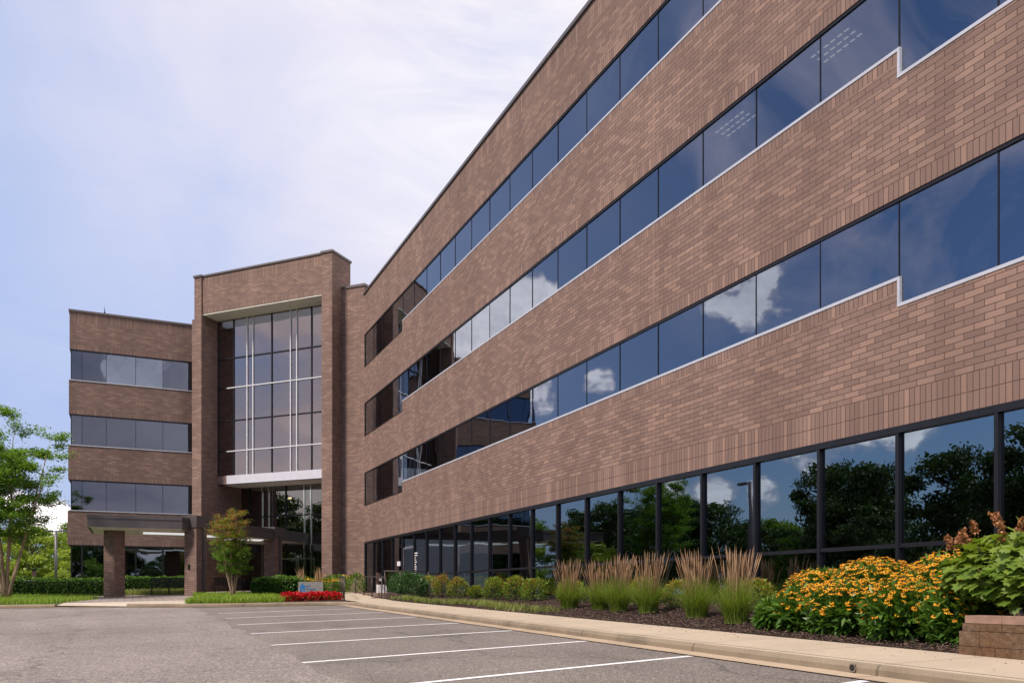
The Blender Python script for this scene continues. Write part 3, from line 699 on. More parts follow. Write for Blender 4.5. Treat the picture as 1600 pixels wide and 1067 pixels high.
# ============================================================ CANOPY
C = empty('entrance_canopy', (2.86, 43.8, 0)); tag(C, 'flat dark edged canopy on brick pillars reaching out from the entrance', 'canopy')
def cpart(mb, name, m, parent=None, **k):
    mb.v = [(x-2.86, y-43.8, z) for x, y, z in mb.v]; return mb.build(name, m, parent or C, **k)
ol = [(-1.93, 43.7), (2.2, 43.45), (2.95, 44.2), (10.9, 53.0), (8.2, 55.0), (6.6, 54.6), (1.3, 48.6), (-1.93, 48.6)]
mb = MB(); n = len(ol)
def rail(mb, poly, z0, z1, off, mi):
    c = Vector((sum(p[0] for p in poly)/len(poly), sum(p[1] for p in poly)/len(poly)))
    for a, b in zip(poly, poly[1:]+poly[:1]):
        a, b = Vector(a), Vector(b); d = (b-a).normalized(); nn = Vector((d.y, -d.x))
        mb.obox(a+nn*off, d, -nn, (b-a).length, .12, z0, z1, mi)
ccw = ol
for z0, z1, off in ((3.08, 3.50, 0.0), (3.503, 3.66, .03)):
    rail(mb, ccw, z0, z1, off, 0)
fo = cpart(mb, 'fascia', 'canopy_dark')
mb = MB(); mb.face([(x, y, 3.6) for x, y in ol]); cpart(mb, 'canopy_roof', 'canopy_dark')
mb = MB(); ins = [(-1.81, 43.85), (2.15, 43.6), (2.85, 44.35), (10.7, 53.0), (8.2, 54.85), (6.65, 54.45), (1.4, 48.45), (-1.81, 48.45)]
mb.face([(x, y, 3.06) for x, y in ins][::-1]); cpart(mb, 'soffit_panel', 'soffit')
# tapered soffit lip
mb = MB()
mb.face([(-1.93, 43.7, 3.08), (2.2, 43.45, 3.08), (2.15, 43.9, 2.97), (-1.5, 44.1, 2.97)][::-1]); mb.face([(-1.5, 44.1, 2.97), (2.15, 43.9, 2.97), (2.15, 43.9, 3.06), (-1.5, 44.1, 3.06)])
cpart(mb, 'soffit_lip', 'soffit')
for (x, y, rz) in ((1.4, 46.4, 0), (3.6, 47.6, 0), (5.6, 50.0, 0)):
    mb = MB(); mb.obox((x-.9, y-.4), (1, 0), (0, 1), 2.2, 1.4, 3.035, 3.056); cpart(mb, 'light_panel', 'light_panel')
def pillar(cx, cy, ang, w_, zb, zt, tall=False):
    mb = MB(); a = Vector((math.cos(ang), math.sin(ang))); b = Vector((-a.y, a.x)); c = Vector((cx, cy)); o = c-a*w_/2-b*w_/2
    mb.obox(o, a, b, w_, w_, zb, zt); p_ = cpart(mb, 'pillar', 'brick_pillar')
    if tall:
        mb = MB(); mb.obox(c-a*(w_/2+.06)-b*(w_/2+.06), a, b, w_+.12, w_+.12, 3.2, 3.78); cpart(mb, 'pillar_cap', 'canopy_dark')
        mb = MB(); mb.obox(c-b*(w_/2+.07)+a*.02, a, b, .17, .069, zb, 3.2); cpart(mb, 'downspout', 'canopy_dark')
pillar(-.80, 44.65, R(45), .66, -.7, 3.05)
pillar(2.86, 44.1, R(45), .74, -.7, 3.3, True)
pillar(7.45, 49.7, R(45), .74, -.5, 3.3, True)
mb = MB(); mb.obox((2.50, 43.945), (.707, -.707), (-.707, -.707), .14, .02, 1.1, 1.38)
pl_o = tag(mb.build('pillar_plaque', 'black_metal'), 'small dark plaque fixed on the front of the brick pillar beside the bench', 'plaque')

# ============================================================ SITE OBJECTS
# landing with low brick wall beside the ramp
L0 = empty('ramp_landing', (9.2, 32.6, -.4)); tag(L0, 'low brick walled landing in front of the side door', 'landing')
mb = MB(); mb.face([(9.15, 32.4, -.6), (11.84, 32.4, -.6), (11.84, 32.4, -.02), (9.15, 32.4, -.02)], 0, [(0, 0), (2.7, 0), (2.7, .6), (0, .6)])
mb.face([(10.5, 42, -.5), (9.15, 32.4, -.6), (9.15, 32.4, -.02), (10.5, 42, -.02)], 0, [(0, 0), (9.7, 0), (9.7, .6), (0, .6)])
mb.face([(11.84, 32.4, -.02), (11.84, 45, -.02), (10.9, 45, -.02), (10.5, 42, -.02), (9.15, 32.4, -.02)][::-1], 1)
mb.v = [(x-9.2, y-32.6, z+.4) for x, y, z in mb.v]; mb.build('retaining_wall', ['brick_pillar', 'apron_concrete'], L0)
# handrails
def handrail(label, pts, posts, grp='metal handrails by the ramp', r=.024, mid=False):
    o = pts[0]; E = empty('handrail', (o[0], o[1], posts[0][2])); tag(E, label, 'handrail', grp)
    mb = MB(); mb.tube([(x-o[0], y-o[1], z-posts[0][2]) for x, y, z in pts], r, 8); mb.build('rail', 'rail_metal', E, smooth=True)
    for x, y, z0, z1 in posts:
        mb = MB(); mb.tube([(x-o[0], y-o[1], z0-posts[0][2]), (x-o[0], y-o[1], z1-posts[0][2])], .024, 8); mb.build('post', 'rail_metal', E, smooth=True)
def kz(x, y): return KT(x, y)
A_ = [(7.25, 31.0), (7.45, 31.9), (7.9, 34.0), (8.3, 36.0), (8.8, 38.6)]
handrail('brown metal handrail on the side of the walk nearest the red flowers',
         [(7.22, 30.8, kz(7.2, 31)+.45), (7.25, 30.9, kz(7.2, 31)+.62)]+[(x, y, kz(x, y)+.86) for x, y in A_[1:]], [(x, y, kz(x, y)-.05, kz(x, y)+(.65 if i == 0 else .86)) for i, (x, y) in enumerate(A_)])
B_ = [(8.95, 31.9), (9.2, 34.3), (9.6, 37.2), (10.1, 40.8)]
handrail('brown metal handrail along the low brick wall of the walk',
         [(8.95, 31.2, kz(9, 31)+.5), (8.93, 31.3, kz(9, 31)+.8)]+[(x, y, kz(x, y)+.86) for x, y in B_], [(x, y, kz(x, y)-.05, kz(x, y)+.86) for x, y in B_])
handrail('grey metal guardrail on the landing in front of the side door',
         [(9.25, 32.7, .86), (11.2, 32.7, .86)], [(9.3, 32.7, -.02, .86), (9.95, 32.7, -.02, .86), (11.15, 32.7, -.02, .86)])
# white box and brown post on the wall corner
E = empty('utility_box', (9.35, 33.4, -.02)); tag(E, 'white utility box standing on the low brick wall by the ramp', 'utility box')
mb = MB(); mb.box(-.17, .2, -.12, .12, 0, .34); mb.build('box_body', 'box_white', E, bevel=.012)
mb = MB(); mb.box(-.16, .19, -.125, -.121, .05, .3); mb.build('box_door', 'paper', E)
E = empty('card_reader_post', (9.3, 33.8, -.02)); tag(E, 'short brown post with small devices behind the white utility box', 'post')
mb = MB(); mb.box(-.06, .06, -.05, .05, 0, .85); mb.build('post', 'post_brown', E)
mb = MB(); mb.box(.062, .15, -.05, .02, .5, .6); mb.build('reader', 'paper', E); mb = MB(); mb.box(.062, .14, -.05, .02, .74, .78); mb.build('bracket', 'pole_grey', E)
# monument sign
E = empty('monument_sign', (6.75, 34.9, -.40), R(-9)); tag(E, 'low grey stone monument sign with a blue house mark behind the red flowers', 'sign')
mb = MB(); mb.box(-.5, .5, -.09, .09, 0, .84); mb.build('slab', 'sign_stone', E, bevel=.012)
y = -.094; mb = MB()
mb.face([(-.40, y, .45), (-.36, y, .45), (-.36, y, .45), (-.40, y, .45)][:3]) if False else None
for poly in ([(-.42, .42), (-.355, .42), (-.355, .56), (-.33, .60), (-.305, .56), (-.305, .42), (-.24, .42), (-.235, .62), (-.33, .78), (-.425, .62)],):
    mb.face([(x, y, z) for x, z in poly])
mb.face([(-.255, y, .70), (-.235, y, .70), (-.235, y, .62), (-.255, y, .65)])
mb.build('house_emblem', 'sign_blue', E)
def text(s, size, loc, parent, m, name='lettering', ext=.003):
    cu = bpy.data.curves.new(name, 'FONT'); cu.body = s; cu.size = size; cu.extrude = ext
    o = bpy.data.objects.new(name, cu); COL.objects.link(o)
    dg = bpy.context.evaluated_depsgraph_get(); me = bpy.data.meshes.new_from_object(o.evaluated_get(dg)); bpy.data.objects.remove(o)
    o = bpy.data.objects.new(name, me); COL.objects.link(o); me.materials.clear(); me.materials.append(MAT[m])
    o.parent = parent; o.location = loc; o.rotation_euler = (R(90), 0, 0); return o
text('arc', .15, (-.19, y, .63), E, 'sign_blue'); text('Howard', .115, (-.19, y, .50), E, 'sign_blue'); text('county', .05, (-.19, y, .42), E, 'sign_blue')

# benches
def bench(loc, rz, label):
    E = empty('park_bench', loc, rz); tag(E, label, 'bench', 'black metal benches under the canopy')
    L_ = 1.8
    mb = MB()
    for k in range(5): mb.box(-L_/2, L_/2, -.22+k*.09, -.15+k*.09, .43, .45)
    mb.build('seat', 'black_metal', E)
    mb = MB()
    for k in range(24): mb.box(-L_/2+.02+k*.075, -L_/2+.07+k*.075, .24+0, .26, .47, .86)
    mb.box(-L_/2, L_/2, .235, .265, .862, .90); mb.box(-L_/2, L_/2, .235, .265, .45, .468)
    mb.build('backrest', 'black_metal', E)
    for sx in (-1, 0, 1):
        mb = MB(); x = sx*(L_/2-.06)
        mb.tube([(x, -.24, 0), (x, -.2, .43), (x, -.2, .62), (x, .2, .64), (x, .25, .88)], .02, 6); mb.tube([(x, .32, 0), (x, .22, .45)], .02, 6)
        mb.build('leg_frame', 'black_metal', E)
bench((1.75, 47.3, KT(1.7, 47.3)), R(-6), 'black slatted metal bench between the two brick pillars, in front of the hedge')
bench((5.0, 50.0, KT(5, 50)-.05), R(-20), 'black slatted metal bench in the shade behind the small crape myrtle')

# light poles
def lamp(x, y, zb, h, w_, label, heads=2, ang=0):
    E = empty('light_pole', (x, y, zb), ang); tag(E, label, 'light pole', 'parking lot light poles')
    mb = MB(); mb.tube([(0, 0, 0), (0, 0, h)], [w_/2, w_*.42], 10); mb.build('pole', 'pole_grey', E, smooth=True)
    mb = MB(); mb.tube([(0, 0, 0), (0, 0, .6)], w_*1.3, 14); mb.build('base', 'apron_concrete', E, smooth=False)
    for s_ in ((-1, 1) if heads == 2 else (1,)):
        mb = MB(); mb.box(min(.08*s_, .3*s_), max(.08*s_, .3*s_), -.03, .03, h-.08, h-.03); mb.build('arm', 'pole_grey', E)
        mb = MB(); a0, a1 = sorted((.3*s_, .95*s_)); mb.box(a0, a1, -.17, .17, h-.12, h+.02); mb.build('lamp_head', 'pole_grey', E, bevel=.03)
lamp(-6.3, 85.3, -.4, 6.0, .26, 'tall grey twin headed light pole beyond the hedge at the far left', 2, R(-15))
lamp(-5.6, 34.0, -.9, 6.1, .30, 'dark light pole mirrored in the ground floor window above the reed grasses', 1, R(70)) if False else None
lamp(-6.4, 35.2, P(-6.4, 35.2), 6.6, .34, 'dark single headed light pole mirrored in the ground floor windows', 1, R(70))
# bollard post on the lawn
E = empty('bollard_light', (-4.75, 50.6, KT(-4.75, 46))); tag(E, 'short brown square bollard rising above the left hedge', 'bollard')
mb = MB(); mb.box(-.1, .1, -.1, .1, 0, 1.45); mb.build('post', 'post_brown', E); mb = MB(); mb.box(-.12, .12, -.12, .12, 1.451, 1.53); mb.build('cap', 'black_metal', E)

# car
def car(loc, rz, label):
    E = empty('parked_car', loc, rz); tag(E, label, 'car')
    prof = [(-2.25, .45), (-2.25, .85), (-2.0, .98), (-1.5, 1.02), (-.95, 1.42), (.35, 1.46), (1.1, 1.05), (2.0, .88), (2.25, .7), (2.25, .4), (1.85, .32), (-1.9, .32)]
    mb = MB(); hw = .88
    def taper(z): return hw-(.16 if z > 1.2 else 0)
    Lf = [(x, -taper(z), z) for x, z in prof]; Rt = [(x, taper(z), z) for x, z in prof]
    mb.face(Lf); mb.face(Rt[::-1])
    for k in range(len(prof)): j = (k+1) % len(prof); mb.face([Lf[k], Rt[k], Rt[j], Lf[j]])
    mb.build('body', 'car_paint', E, bevel=.05)
    for s_ in (-1, 1):
        mb = MB(); g = [(-1.3, 1.06), (-.88, 1.36), (.28, 1.39), (.85, 1.06)]
        pts = [(x, s_*(.885-(.13 if z > 1.2 else 0)), z) for x, z in g]; mb.face(pts if s_ < 0 else pts[::-1]); mb.build('side_window', 'car_glass', E)
        for x in (-1.4, 1.4):
            mb = MB(); mb.tube([(x, s_*.70, .33), (x, s_*.91, .33)], .33, 20); wl = mb.build('wheel', 'rubber', E)
            mb = MB(); mb.tube([(x, s_*.90, .33), (x, s_*.925, .33)], .2, 14); mb.build('rim', 'chrome', wl)
    mb = MB(); mb.face([(.42, -.66, 1.44), (.42, .66, 1.44), (1.08, .78, 1.08), (1.08, -.78, 1.08)][::-1]); mb.build('windscreen', 'car_glass', E)
    mb = MB(); mb.face([(-1.0, -.66, 1.41), (-1.0, .66, 1.41), (-1.47, .76, 1.06), (-1.47, -.76, 1.06)]); mb.build('rear_window', 'car_glass', E)
    for s_ in (-1, 1):
        mb = MB(); mb.box(2.2, 2.27, s_*.62-.15, s_*.62+.15, .62, .76); mb.build('headlight', 'frame_white', E)
car((-7.2, 71.5, -.52), R(8), 'pale silver car parked beyond the left hedge, only its roof showing')

# retaining wall of split face blocks
E = empty('garden_wall', (8.45, 6.4, bedz(8.5, 6.4))); tag(E, 'low tan block garden wall with a pinkish capstone at the right edge', 'garden wall')
z0 = bedz(8.5, 6.4)
def blk(mb, y0, y1, za, zb, x0=0.0, d=.3, j=.008):
    mb.box(x0+random.uniform(0, j), d, y0+.004, y1-.004, za+.002, zb-.002)
def wallrow(name, ys2, za, zb, x0, m, dz=0):
    for a, b in zip(ys2, ys2[1:]):
        mb = MB(); blk(mb, b, a, za, zb, x0); mb.build(name, m, E, bevel=.012)
zz0 = -.10
wallrow('wall_block', [0, -.44, -.93, -1.4, -1.85, -2.3, -2.75, -3.2, -3.65, -4.1], zz0, .095, 0, 'block_stone')
wallrow('wall_block', [0, -.25, -.76, -1.2, -1.68, -2.1, -2.6, -3.0, -3.5, -4.1], .096, .265, .015, 'block_stone')
wallrow('wall_block', [-.03, -.50, -.95, -1.42, -1.9, -2.35, -2.8, -3.25, -4.05], .266, .35, .035, 'block_stone')
wallrow('capstone', [-.06, -.5, -.98, -1.45, -1.9, -2.35, -2.8, -3.3, -4.0], .351, .44, .03, 'cap_stone')
mb = MB()
for a, b in ((-8, 2.3), (2.3, 6.2)):
    mb.face([(8.72, a, z0+.3), (11.84, a, z0+.35), (11.84, b, z0+.35), (8.72, b, z0+.3)])
struct(mb.build('raised_bed', 'mulch'))

# ------------------------------------------------------------ plants
def shrub_arr(cx, cy, cz, rx, ry, rz, n, L, Wd, lumps=9, shell=.55):
    """leaf cloud with uneven surface; positions near lumpy ellipsoid shell"""
    d = nrm(rng.normal(size=(n, 3))); d[:, 2] = np.where(d[:, 2] < -.8, -d[:, 2], d[:, 2])
    ax = nrm(rng.normal(size=(lumps, 3)));
    bumpv = 1+.20*np.max(np.maximum(d@ax.T-.72, 0)/.28, axis=1)-.10
    rr = (shell+(1-shell)*rng.random(n)**.5)*bumpv
    rr = rr*np.where(rng.random(n) < .10, 1+.22*rng.random(n), 1.0)
    Pp = d*rr[:, None]*np.array([rx, ry, rz])+np.array([cx, cy, cz])
    D = nrm(d*1.0+rng.normal(size=(n, 3))*.55+np.array([0, 0, .45]))
    return leaf_arr(Pp, D, L*(.6+.8*rng.random(n)), Wd*(.7+.6*rng.random(n))), d, rr
def shrub(name, x, y, zb, r, h, label, cat, grp, m, n=1500, L=.09, Wd=.035, mixred=None):
    E = empty(name, (x, y, zb)); tag(E, label, cat, grp)
    V, d, rr = shrub_arr(0, 0, h*.47, r, r, h*.55, n, L, Wd)
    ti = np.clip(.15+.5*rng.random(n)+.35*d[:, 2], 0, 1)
    if mixred:
        mi = (rng.random(n) < mixred*(.35+.9*np.maximum(d[:, 2], 0)+.3*(d[:, 0] < -.2))).astype(int)
        leaves_obj('foliage', V, [m, 'leaf_nandina_red'], E, ti, mi)
    else: leaves_obj('foliage', V, m, E, ti)
    mb = MB()
    for k in range(7):
        a = k*.9; mb.tube([(0, 0, -.05), (.3*r*math.cos(a), .3*r*math.sin(a), h*.4), (.55*r*math.cos(a), .55*r*math.sin(a), h*.75)], [.012, .009, .004], 5)
    mb.build('stem', 'bark_dark', E)
nand = [(11.0, 22.4, .40, .66, 'first, beside the tan plumed reed clumps'), (10.95, 23.7, .42, .74, 'second from the reed clumps'), (10.9, 25.2, .38, .68, 'third from the reed clumps'),
        (10.95, 27.0, .24, .42, 'smallest one of the row, low and thin'), (10.8, 28.3, .42, .70, 'orange tinted, just left of the smallest one'), (10.8, 30.0, .38, .82, 'tallest with copper orange tips'),
        (10.8, 31.7, .50, .80, 'round green, left of the copper tipped one'), (10.7, 33.9, .45, .74, 'yellowish, next to the dark green laurels')]
for k, (x, y, r, h, lb) in enumerate(nand):
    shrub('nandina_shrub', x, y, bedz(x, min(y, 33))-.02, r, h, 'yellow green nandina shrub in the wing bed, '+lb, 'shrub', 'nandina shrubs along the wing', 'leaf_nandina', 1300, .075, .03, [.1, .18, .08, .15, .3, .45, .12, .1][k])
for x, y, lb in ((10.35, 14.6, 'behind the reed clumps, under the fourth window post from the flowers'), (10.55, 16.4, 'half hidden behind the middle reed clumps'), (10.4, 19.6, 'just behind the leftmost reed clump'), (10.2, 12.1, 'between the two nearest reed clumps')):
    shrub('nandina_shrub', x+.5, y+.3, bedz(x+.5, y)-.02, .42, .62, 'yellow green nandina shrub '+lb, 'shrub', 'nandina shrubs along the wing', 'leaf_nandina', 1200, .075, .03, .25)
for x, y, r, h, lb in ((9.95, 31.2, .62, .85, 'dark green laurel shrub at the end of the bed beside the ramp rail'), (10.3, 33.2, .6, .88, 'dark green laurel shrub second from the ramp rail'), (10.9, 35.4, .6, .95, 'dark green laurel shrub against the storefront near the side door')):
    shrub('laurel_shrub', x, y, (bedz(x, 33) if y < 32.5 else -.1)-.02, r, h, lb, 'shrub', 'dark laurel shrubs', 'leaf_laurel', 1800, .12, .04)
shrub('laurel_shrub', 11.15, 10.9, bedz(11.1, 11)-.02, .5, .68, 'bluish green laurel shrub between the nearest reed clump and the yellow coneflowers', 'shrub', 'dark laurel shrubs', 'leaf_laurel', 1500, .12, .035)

def reed(x, y, h, label, dense_=1.0):
    E = empty('reed_grass_clump', (x, y, bedz(x, y)-.02)); tag(E, label, 'ornamental grass', 'feather reed grass clumps along the wing')
    n = int(1900*dense_); a = rng.random(n)*2*np.pi; r = .19*np.sqrt(rng.random(n))
    Bp = np.stack([r*np.cos(a), r*np.sin(a), np.zeros(n)], 1)
    blades_obj('foliage', Bp, h*(.26+.42*rng.random(n)), .12+.95*rng.random(n)**1.7, .009, 'blade_reed', E, 4, .8)
    n2 = int(85*dense_); a = rng.random(n2)*2*np.pi; r = .12*np.sqrt(rng.random(n2)); lean = (.02+.30*rng.random(n2)**1.5); hh = h*(.72+.30*rng.random(n2))
    base = np.stack([r*np.cos(a), r*np.sin(a), np.zeros(n2)], 1); wx, wy = random.uniform(-.10, .10), random.uniform(-.12, .06); hh = hh*(1-.18*(rng.random(n2) < .25)); dirv = nrm(np.stack([np.cos(a)*lean+wx, np.sin(a)*lean+wy, np.ones(n2)], 1))
    st = MB()
    V = []; F = []; ti = []
    for k in range(n2):
        b = base[k]; d = dirv[k]; sd = nrm(np.cross(d, [1, .3, 0])); s2 = np.cross(d, sd); tot = hh[k]; pl_ = random.uniform(.24, .34)*h/1.35; t0 = rng.random()
        # stalk: thin 3 sided
        for (z0_, z1_, w0, w1) in ((.0, tot-pl_, .003, .0025), (tot-pl_, tot-pl_*.65, .003, .009), (tot-pl_*.65, tot-pl_*.25, .009, .006), (tot-pl_*.25, tot, .006, .001)):
            i0 = len(V)
            for zz1, ww in ((z0_, w0), (z1_, w1)):
                for q in range(3):
                    an = q*2.094; V.append(b+d*zz1+(sd*math.cos(an)+s2*math.sin(an))*ww+np.array([0, 0, 0]))
            for q in range(3): F.append((i0+q, i0+(q+1) % 3, i0+3+(q+1) % 3, i0+3+q)); ti.append(t0)
    np_mesh('plume', np.array(V), np.array(F), 'plume', E, ti)
reeds = [(9.42, 11.35, 1.36, 'nearest tan plumed reed grass clump, beside the yellow coneflowers'), (9.7, 12.8, 1.32, 'second reed grass clump from the coneflowers'), (9.92, 14.75, 1.34, 'third reed grass clump from the coneflowers, after the gap'),
         (9.88, 15.85, 1.34, 'fourth reed grass clump from the coneflowers, tall plumes'), (9.95, 16.8, 1.22, 'fifth reed grass clump from the coneflowers, leaning plumes'), (9.8, 18.0, 1.26, 'farthest reed grass clump, at the left end of the row')]
for x, y, h, lb in reeds: reed(x, y, h, lb)
# reeds behind the sign
def reed_small(x, y, lb):
    global bedz_
    E = empty('reed_grass_clump', (x, y, KT(x, y))); tag(E, lb, 'ornamental grass', 'reed grass behind the sign')
    n = 260; a = rng.random(n)*2*np.pi; r = .2*np.sqrt(rng.random(n)); Bp = np.stack([r*np.cos(a), r*np.sin(a), np.zeros(n)], 1)
    blades_obj('foliage', Bp, .5+.4*rng.random(n), .4*rng.random(n), .012, 'blade_reed', E, 3)
    n = 45; a = rng.random(n)*2*np.pi; Bp = np.stack([.15*np.cos(a), .15*np.sin(a), np.full(n, .55)], 1)
    blades_obj('plume', Bp, .5+.35*rng.random(n), .3*rng.random(n), .03, 'plume', E, 3)
reed_small(7.0, 38.4, 'tan plumed grass clump behind the left half of the sign'); reed_small(7.9, 39.0, 'tan plumed grass clump behind the right half of the sign')

# coneflowers
STAR = []
def flower_geo(c, nrm_, r, V, F, M, TI):
    nrm_ = nrm_/np.linalg.norm(nrm_); x = np.cross(nrm_, [.3, .9, .1]); x /= np.linalg.norm(x); y = np.cross(nrm_, x); t0 = random.random(); ph = random.random()*6
    np_ = 9
    for k in range(np_):
        a = ph+2*math.pi*k/np_; da = .27
        dd = lambda an, rr, dz: c+(x*math.cos(an)+y*math.sin(an))*rr+nrm_*dz
        i0 = len(V); rr = r*random.uniform(.88, 1.08)
        V += [dd(a, r*.18, 0), dd(a-da, rr*.68, -.004), dd(a, rr, -.012), dd(a+da, rr*.68, -.004)]; F.append((i0, i0+1, i0+2, i0+3)); M.append(0); TI.append(t0)
    for k in range(5):
        i0 = len(V); a, b = 2*math.pi*k/5, 2*math.pi*(k+1)/5
        V += [c+nrm_*r*.42, c+(x*math.cos(a)+y*math.sin(a))*r*.27, c+(x*math.cos((a+b)/2)+y*math.sin((a+b)/2))*r*.29+nrm_*.003, c+(x*math.cos(b)+y*math.sin(b))*r*.27]; F.append((i0, i0+1, i0+2, i0+3)); M.append(1); TI.append(0)
def coneflower(x, y, rx, ry, h, nf, label, nl=1500):
    zb = bedz(x, y)-.02; E = empty('coneflower_clump', (x, y, zb)); tag(E, label, 'flower clump', 'yellow coneflowers by the garden wall')
    V, d, rr = shrub_arr(0, 0, h*.36, rx*.95, ry*.95, h*.50, nl, .15, .065, 12, .45)
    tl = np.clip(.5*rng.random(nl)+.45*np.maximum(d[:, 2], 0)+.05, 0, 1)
    VL = V
    n = nf; a = rng.random(n)*2*np.pi; r = np.sqrt(rng.random(n)); px_, py_ = r*rx*np.cos(a), r*ry*np.sin(a)
    topz = h*(.62+.38*np.sqrt(np.maximum(0, 1-r**2*.8)))*(.86+.2*rng.random(n))
    low = rng.random(n) < .30; topz = np.where(low, topz*rng.uniform(.42, .88, n), topz); rr_ = np.maximum(r, .25); edge_ = np.where(low, 1.06/rr_, 1.0)
    V, F, M, TI = [], [], [], []
    for k in range(n):
        rad = nrm(np.array([px_[k], py_[k], 0])+1e-6); nv_ = np.array([rad[0]*.45*r[k]-.12, rad[1]*.45*r[k]-.12, 1])+rng.normal(size=3)*.22
        flower_geo(np.array([px_[k]*edge_[k], py_[k]*edge_[k], topz[k]]), nv_, random.uniform(.034, .047), V, F, M, TI)
    fo = np_mesh('blossom', np.array(V), np.array(F), ['petal_yellow', 'cone_dark'], E, TI, M); fo['kind'] = 'stuff'
    m = n; top = np.stack([px_*edge_, py_*edge_, topz], 1); base = np.stack([px_*.6, py_*.6, np.zeros(n)], 1)
    sV = []; sF = []
    for k in range(n):
        i0 = len(sV); b_, t_ = base[k], top[k]; sV += [b_+[-.003, 0, 0], b_+[.003, .002, 0], t_+[.002, 0, -.004], t_+[-.002, 0, -.004]]; sF.append((i0, i0+1, i0+2, i0+3))
    np_mesh('stem', np.array(sV), np.array(sF), 'leaf_cone', E, [.3]*n)
    nn = nf*5; kk = rng.integers(0, n, nn); tt = .55+.42*rng.random(nn); Pp = base[kk]+(top[kk]-base[kk])*tt[:, None]
    V3 = leaf_arr(Pp, nrm(rng.normal(size=(nn, 3))*.8+[0, 0, .3]), .06+.05*rng.random(nn), .02)
    leaves_obj('foliage', np.concatenate([VL, V3]), 'leaf_cone', E, np.concatenate([tl, rng.random(nn)]))
cf = [(9.25, 6.95, .42, .48, .78, 170, 'front coneflower clump right against the left end of the garden wall'),
      (9.2, 7.75, .45, .50, .80, 230, 'second front coneflower clump from the garden wall'),
      (9.2, 8.75, .42, .52, .78, 270, 'middle front coneflower clump, between the wall and the reed grass'),
      (9.3, 9.55, .42, .47, .68, 190, 'front left coneflower clump nearest the reed grass'),
      (10.0, 8.9, .60, .66, 1.0, 380, 'tall coneflower clump in the middle of the mass under the windows'),
      (10.0, 9.95, .50, .58, .86, 260, 'tall coneflower clump at the back left of the mass'),
      (10.1, 7.75, .55, .6, 1.04, 300, 'tall coneflower clump at the back against the big leaved shrub'),
      (9.2, 10.15, .22, .24, .44, 34, 'small low coneflower clump at the left tip of the mass')]
for a in cf: coneflower(*a)
# coneflowers behind the sign and the green mass by the tower
def conesmall(x, y, lb, n=60, r=.6, h=.8):
    E = empty('coneflower_clump', (x, y, KT(x, min(y, 46)))); tag(E, lb, 'flower clump', 'yellow flowers by the ramp')
    V, d, rr = shrub_arr(0, 0, h*.45, r, r, h*.5, 900, .12, .05); leaves_obj('foliage', V, 'leaf_mid', E)
    if n:
        V, F, M, TI = [], [], [], []
        for k in range(n):
            a = rng.random()*6.28; q = math.sqrt(rng.random()); flower_geo(np.array([q*r*math.cos(a), q*r*math.sin(a), h*(.75+.25*rng.random())]), np.array([-.1, -.5, .8]), .05, V, F, M, TI)
        fo = np_mesh('blossom', np.array(V), np.array(F), ['petal_yellow', 'cone_dark'], E, TI, M)
conesmall(8.0, 41.0, 'yellow flower clump right of the sign behind the walk rail'); conesmall(8.9, 41.4, 'yellow flower clump below the brick tower pier'); conesmall(9.6, 42.6, 'leafy green clump at the foot of the corner pier', 12, .7, 1.0)
conesmall(7.1, 40.0, 'green clump behind the sign', 10, .6, .8)
conesmall(10.9, 44.1, 'leafy green clump in the corner behind the handrails', 6, .6, 1.0)

# hydrangea (big lobed leaves, rust flower heads)
def lobed(P0, D, N, L):
    side = np.cross(N, D); pts = [(0, 0), (.12, .16), (.05, .36), (.30, .26), (.42, .50), (.56, .28), (.78, .30), (.80, .12), (1.0, 0)]
    full = [(u, v) for u, v in pts]+[(u, -v) for u, v in pts[-2:0:-1]]
    return [P0+D*L*u+side*L*v*1.15+N*(-.14*L*u*u+.22*L*abs(v)) for u, v in full]
def hydrangea(x, y, zb, rx, ry, h, nl, heads, label):
    E = empty('hydrangea_bush', (x, y, zb)); tag(E, label, 'bush')
    mb = MB(); ti = []
    for k in range(nl):
        d = nrm(rng.normal(size=3)); d[2] = abs(d[2])*1.2-.5; d = nrm(d); rr = .62+.42*rng.random()
        p = d*rr*np.array([rx, ry, h*.5])+np.array([0, 0, h*.48]); out_ = nrm(np.array([d[0], d[1], .1])+rng.normal(size=3)*.35); 
        D = nrm(out_*.9+np.array([0, 0, -.35])); N = nrm(np.array([0, 0, 1.])+d*.6+rng.normal(size=3)*.15); N = nrm(N-D*np.dot(N, D))
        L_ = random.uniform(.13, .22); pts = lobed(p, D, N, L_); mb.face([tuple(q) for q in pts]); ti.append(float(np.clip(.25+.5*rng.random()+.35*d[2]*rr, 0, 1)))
    o = mb.build('foliage', 'leaf_hyd', E); tint_attr(o.data, ti)
    for (hx, hy, hz) in heads:
        hx *= 1.08; hz += .03
        n = 90; t = rng.random(n); a = rng.random(n)*6.28; r = .052*(1-.55*t)*(.6+.4*rng.random(n)); tilt = rng.normal(size=2)*.25
        Pp = np.stack([hx+r*np.cos(a)+tilt[0]*t*.17, hy+r*np.sin(a)+tilt[1]*t*.17, hz+t*.17], 1)
        leaves_obj('flower_head', leaf_arr(Pp, nrm(rng.normal(size=(n, 3))), .035, .032, .1), 'hyd_flower', E)
    mb = MB()
    for k in range(10):
        a = k*.63; mb.tube([(0, 0, 0), (.35*rx*math.cos(a), .35*ry*math.sin(a), h*.45), (.7*rx*math.cos(a), .7*ry*math.sin(a), h*.85)], [.014, .011, .006], 6)
    mb.build('stem', 'bark_dark', E)
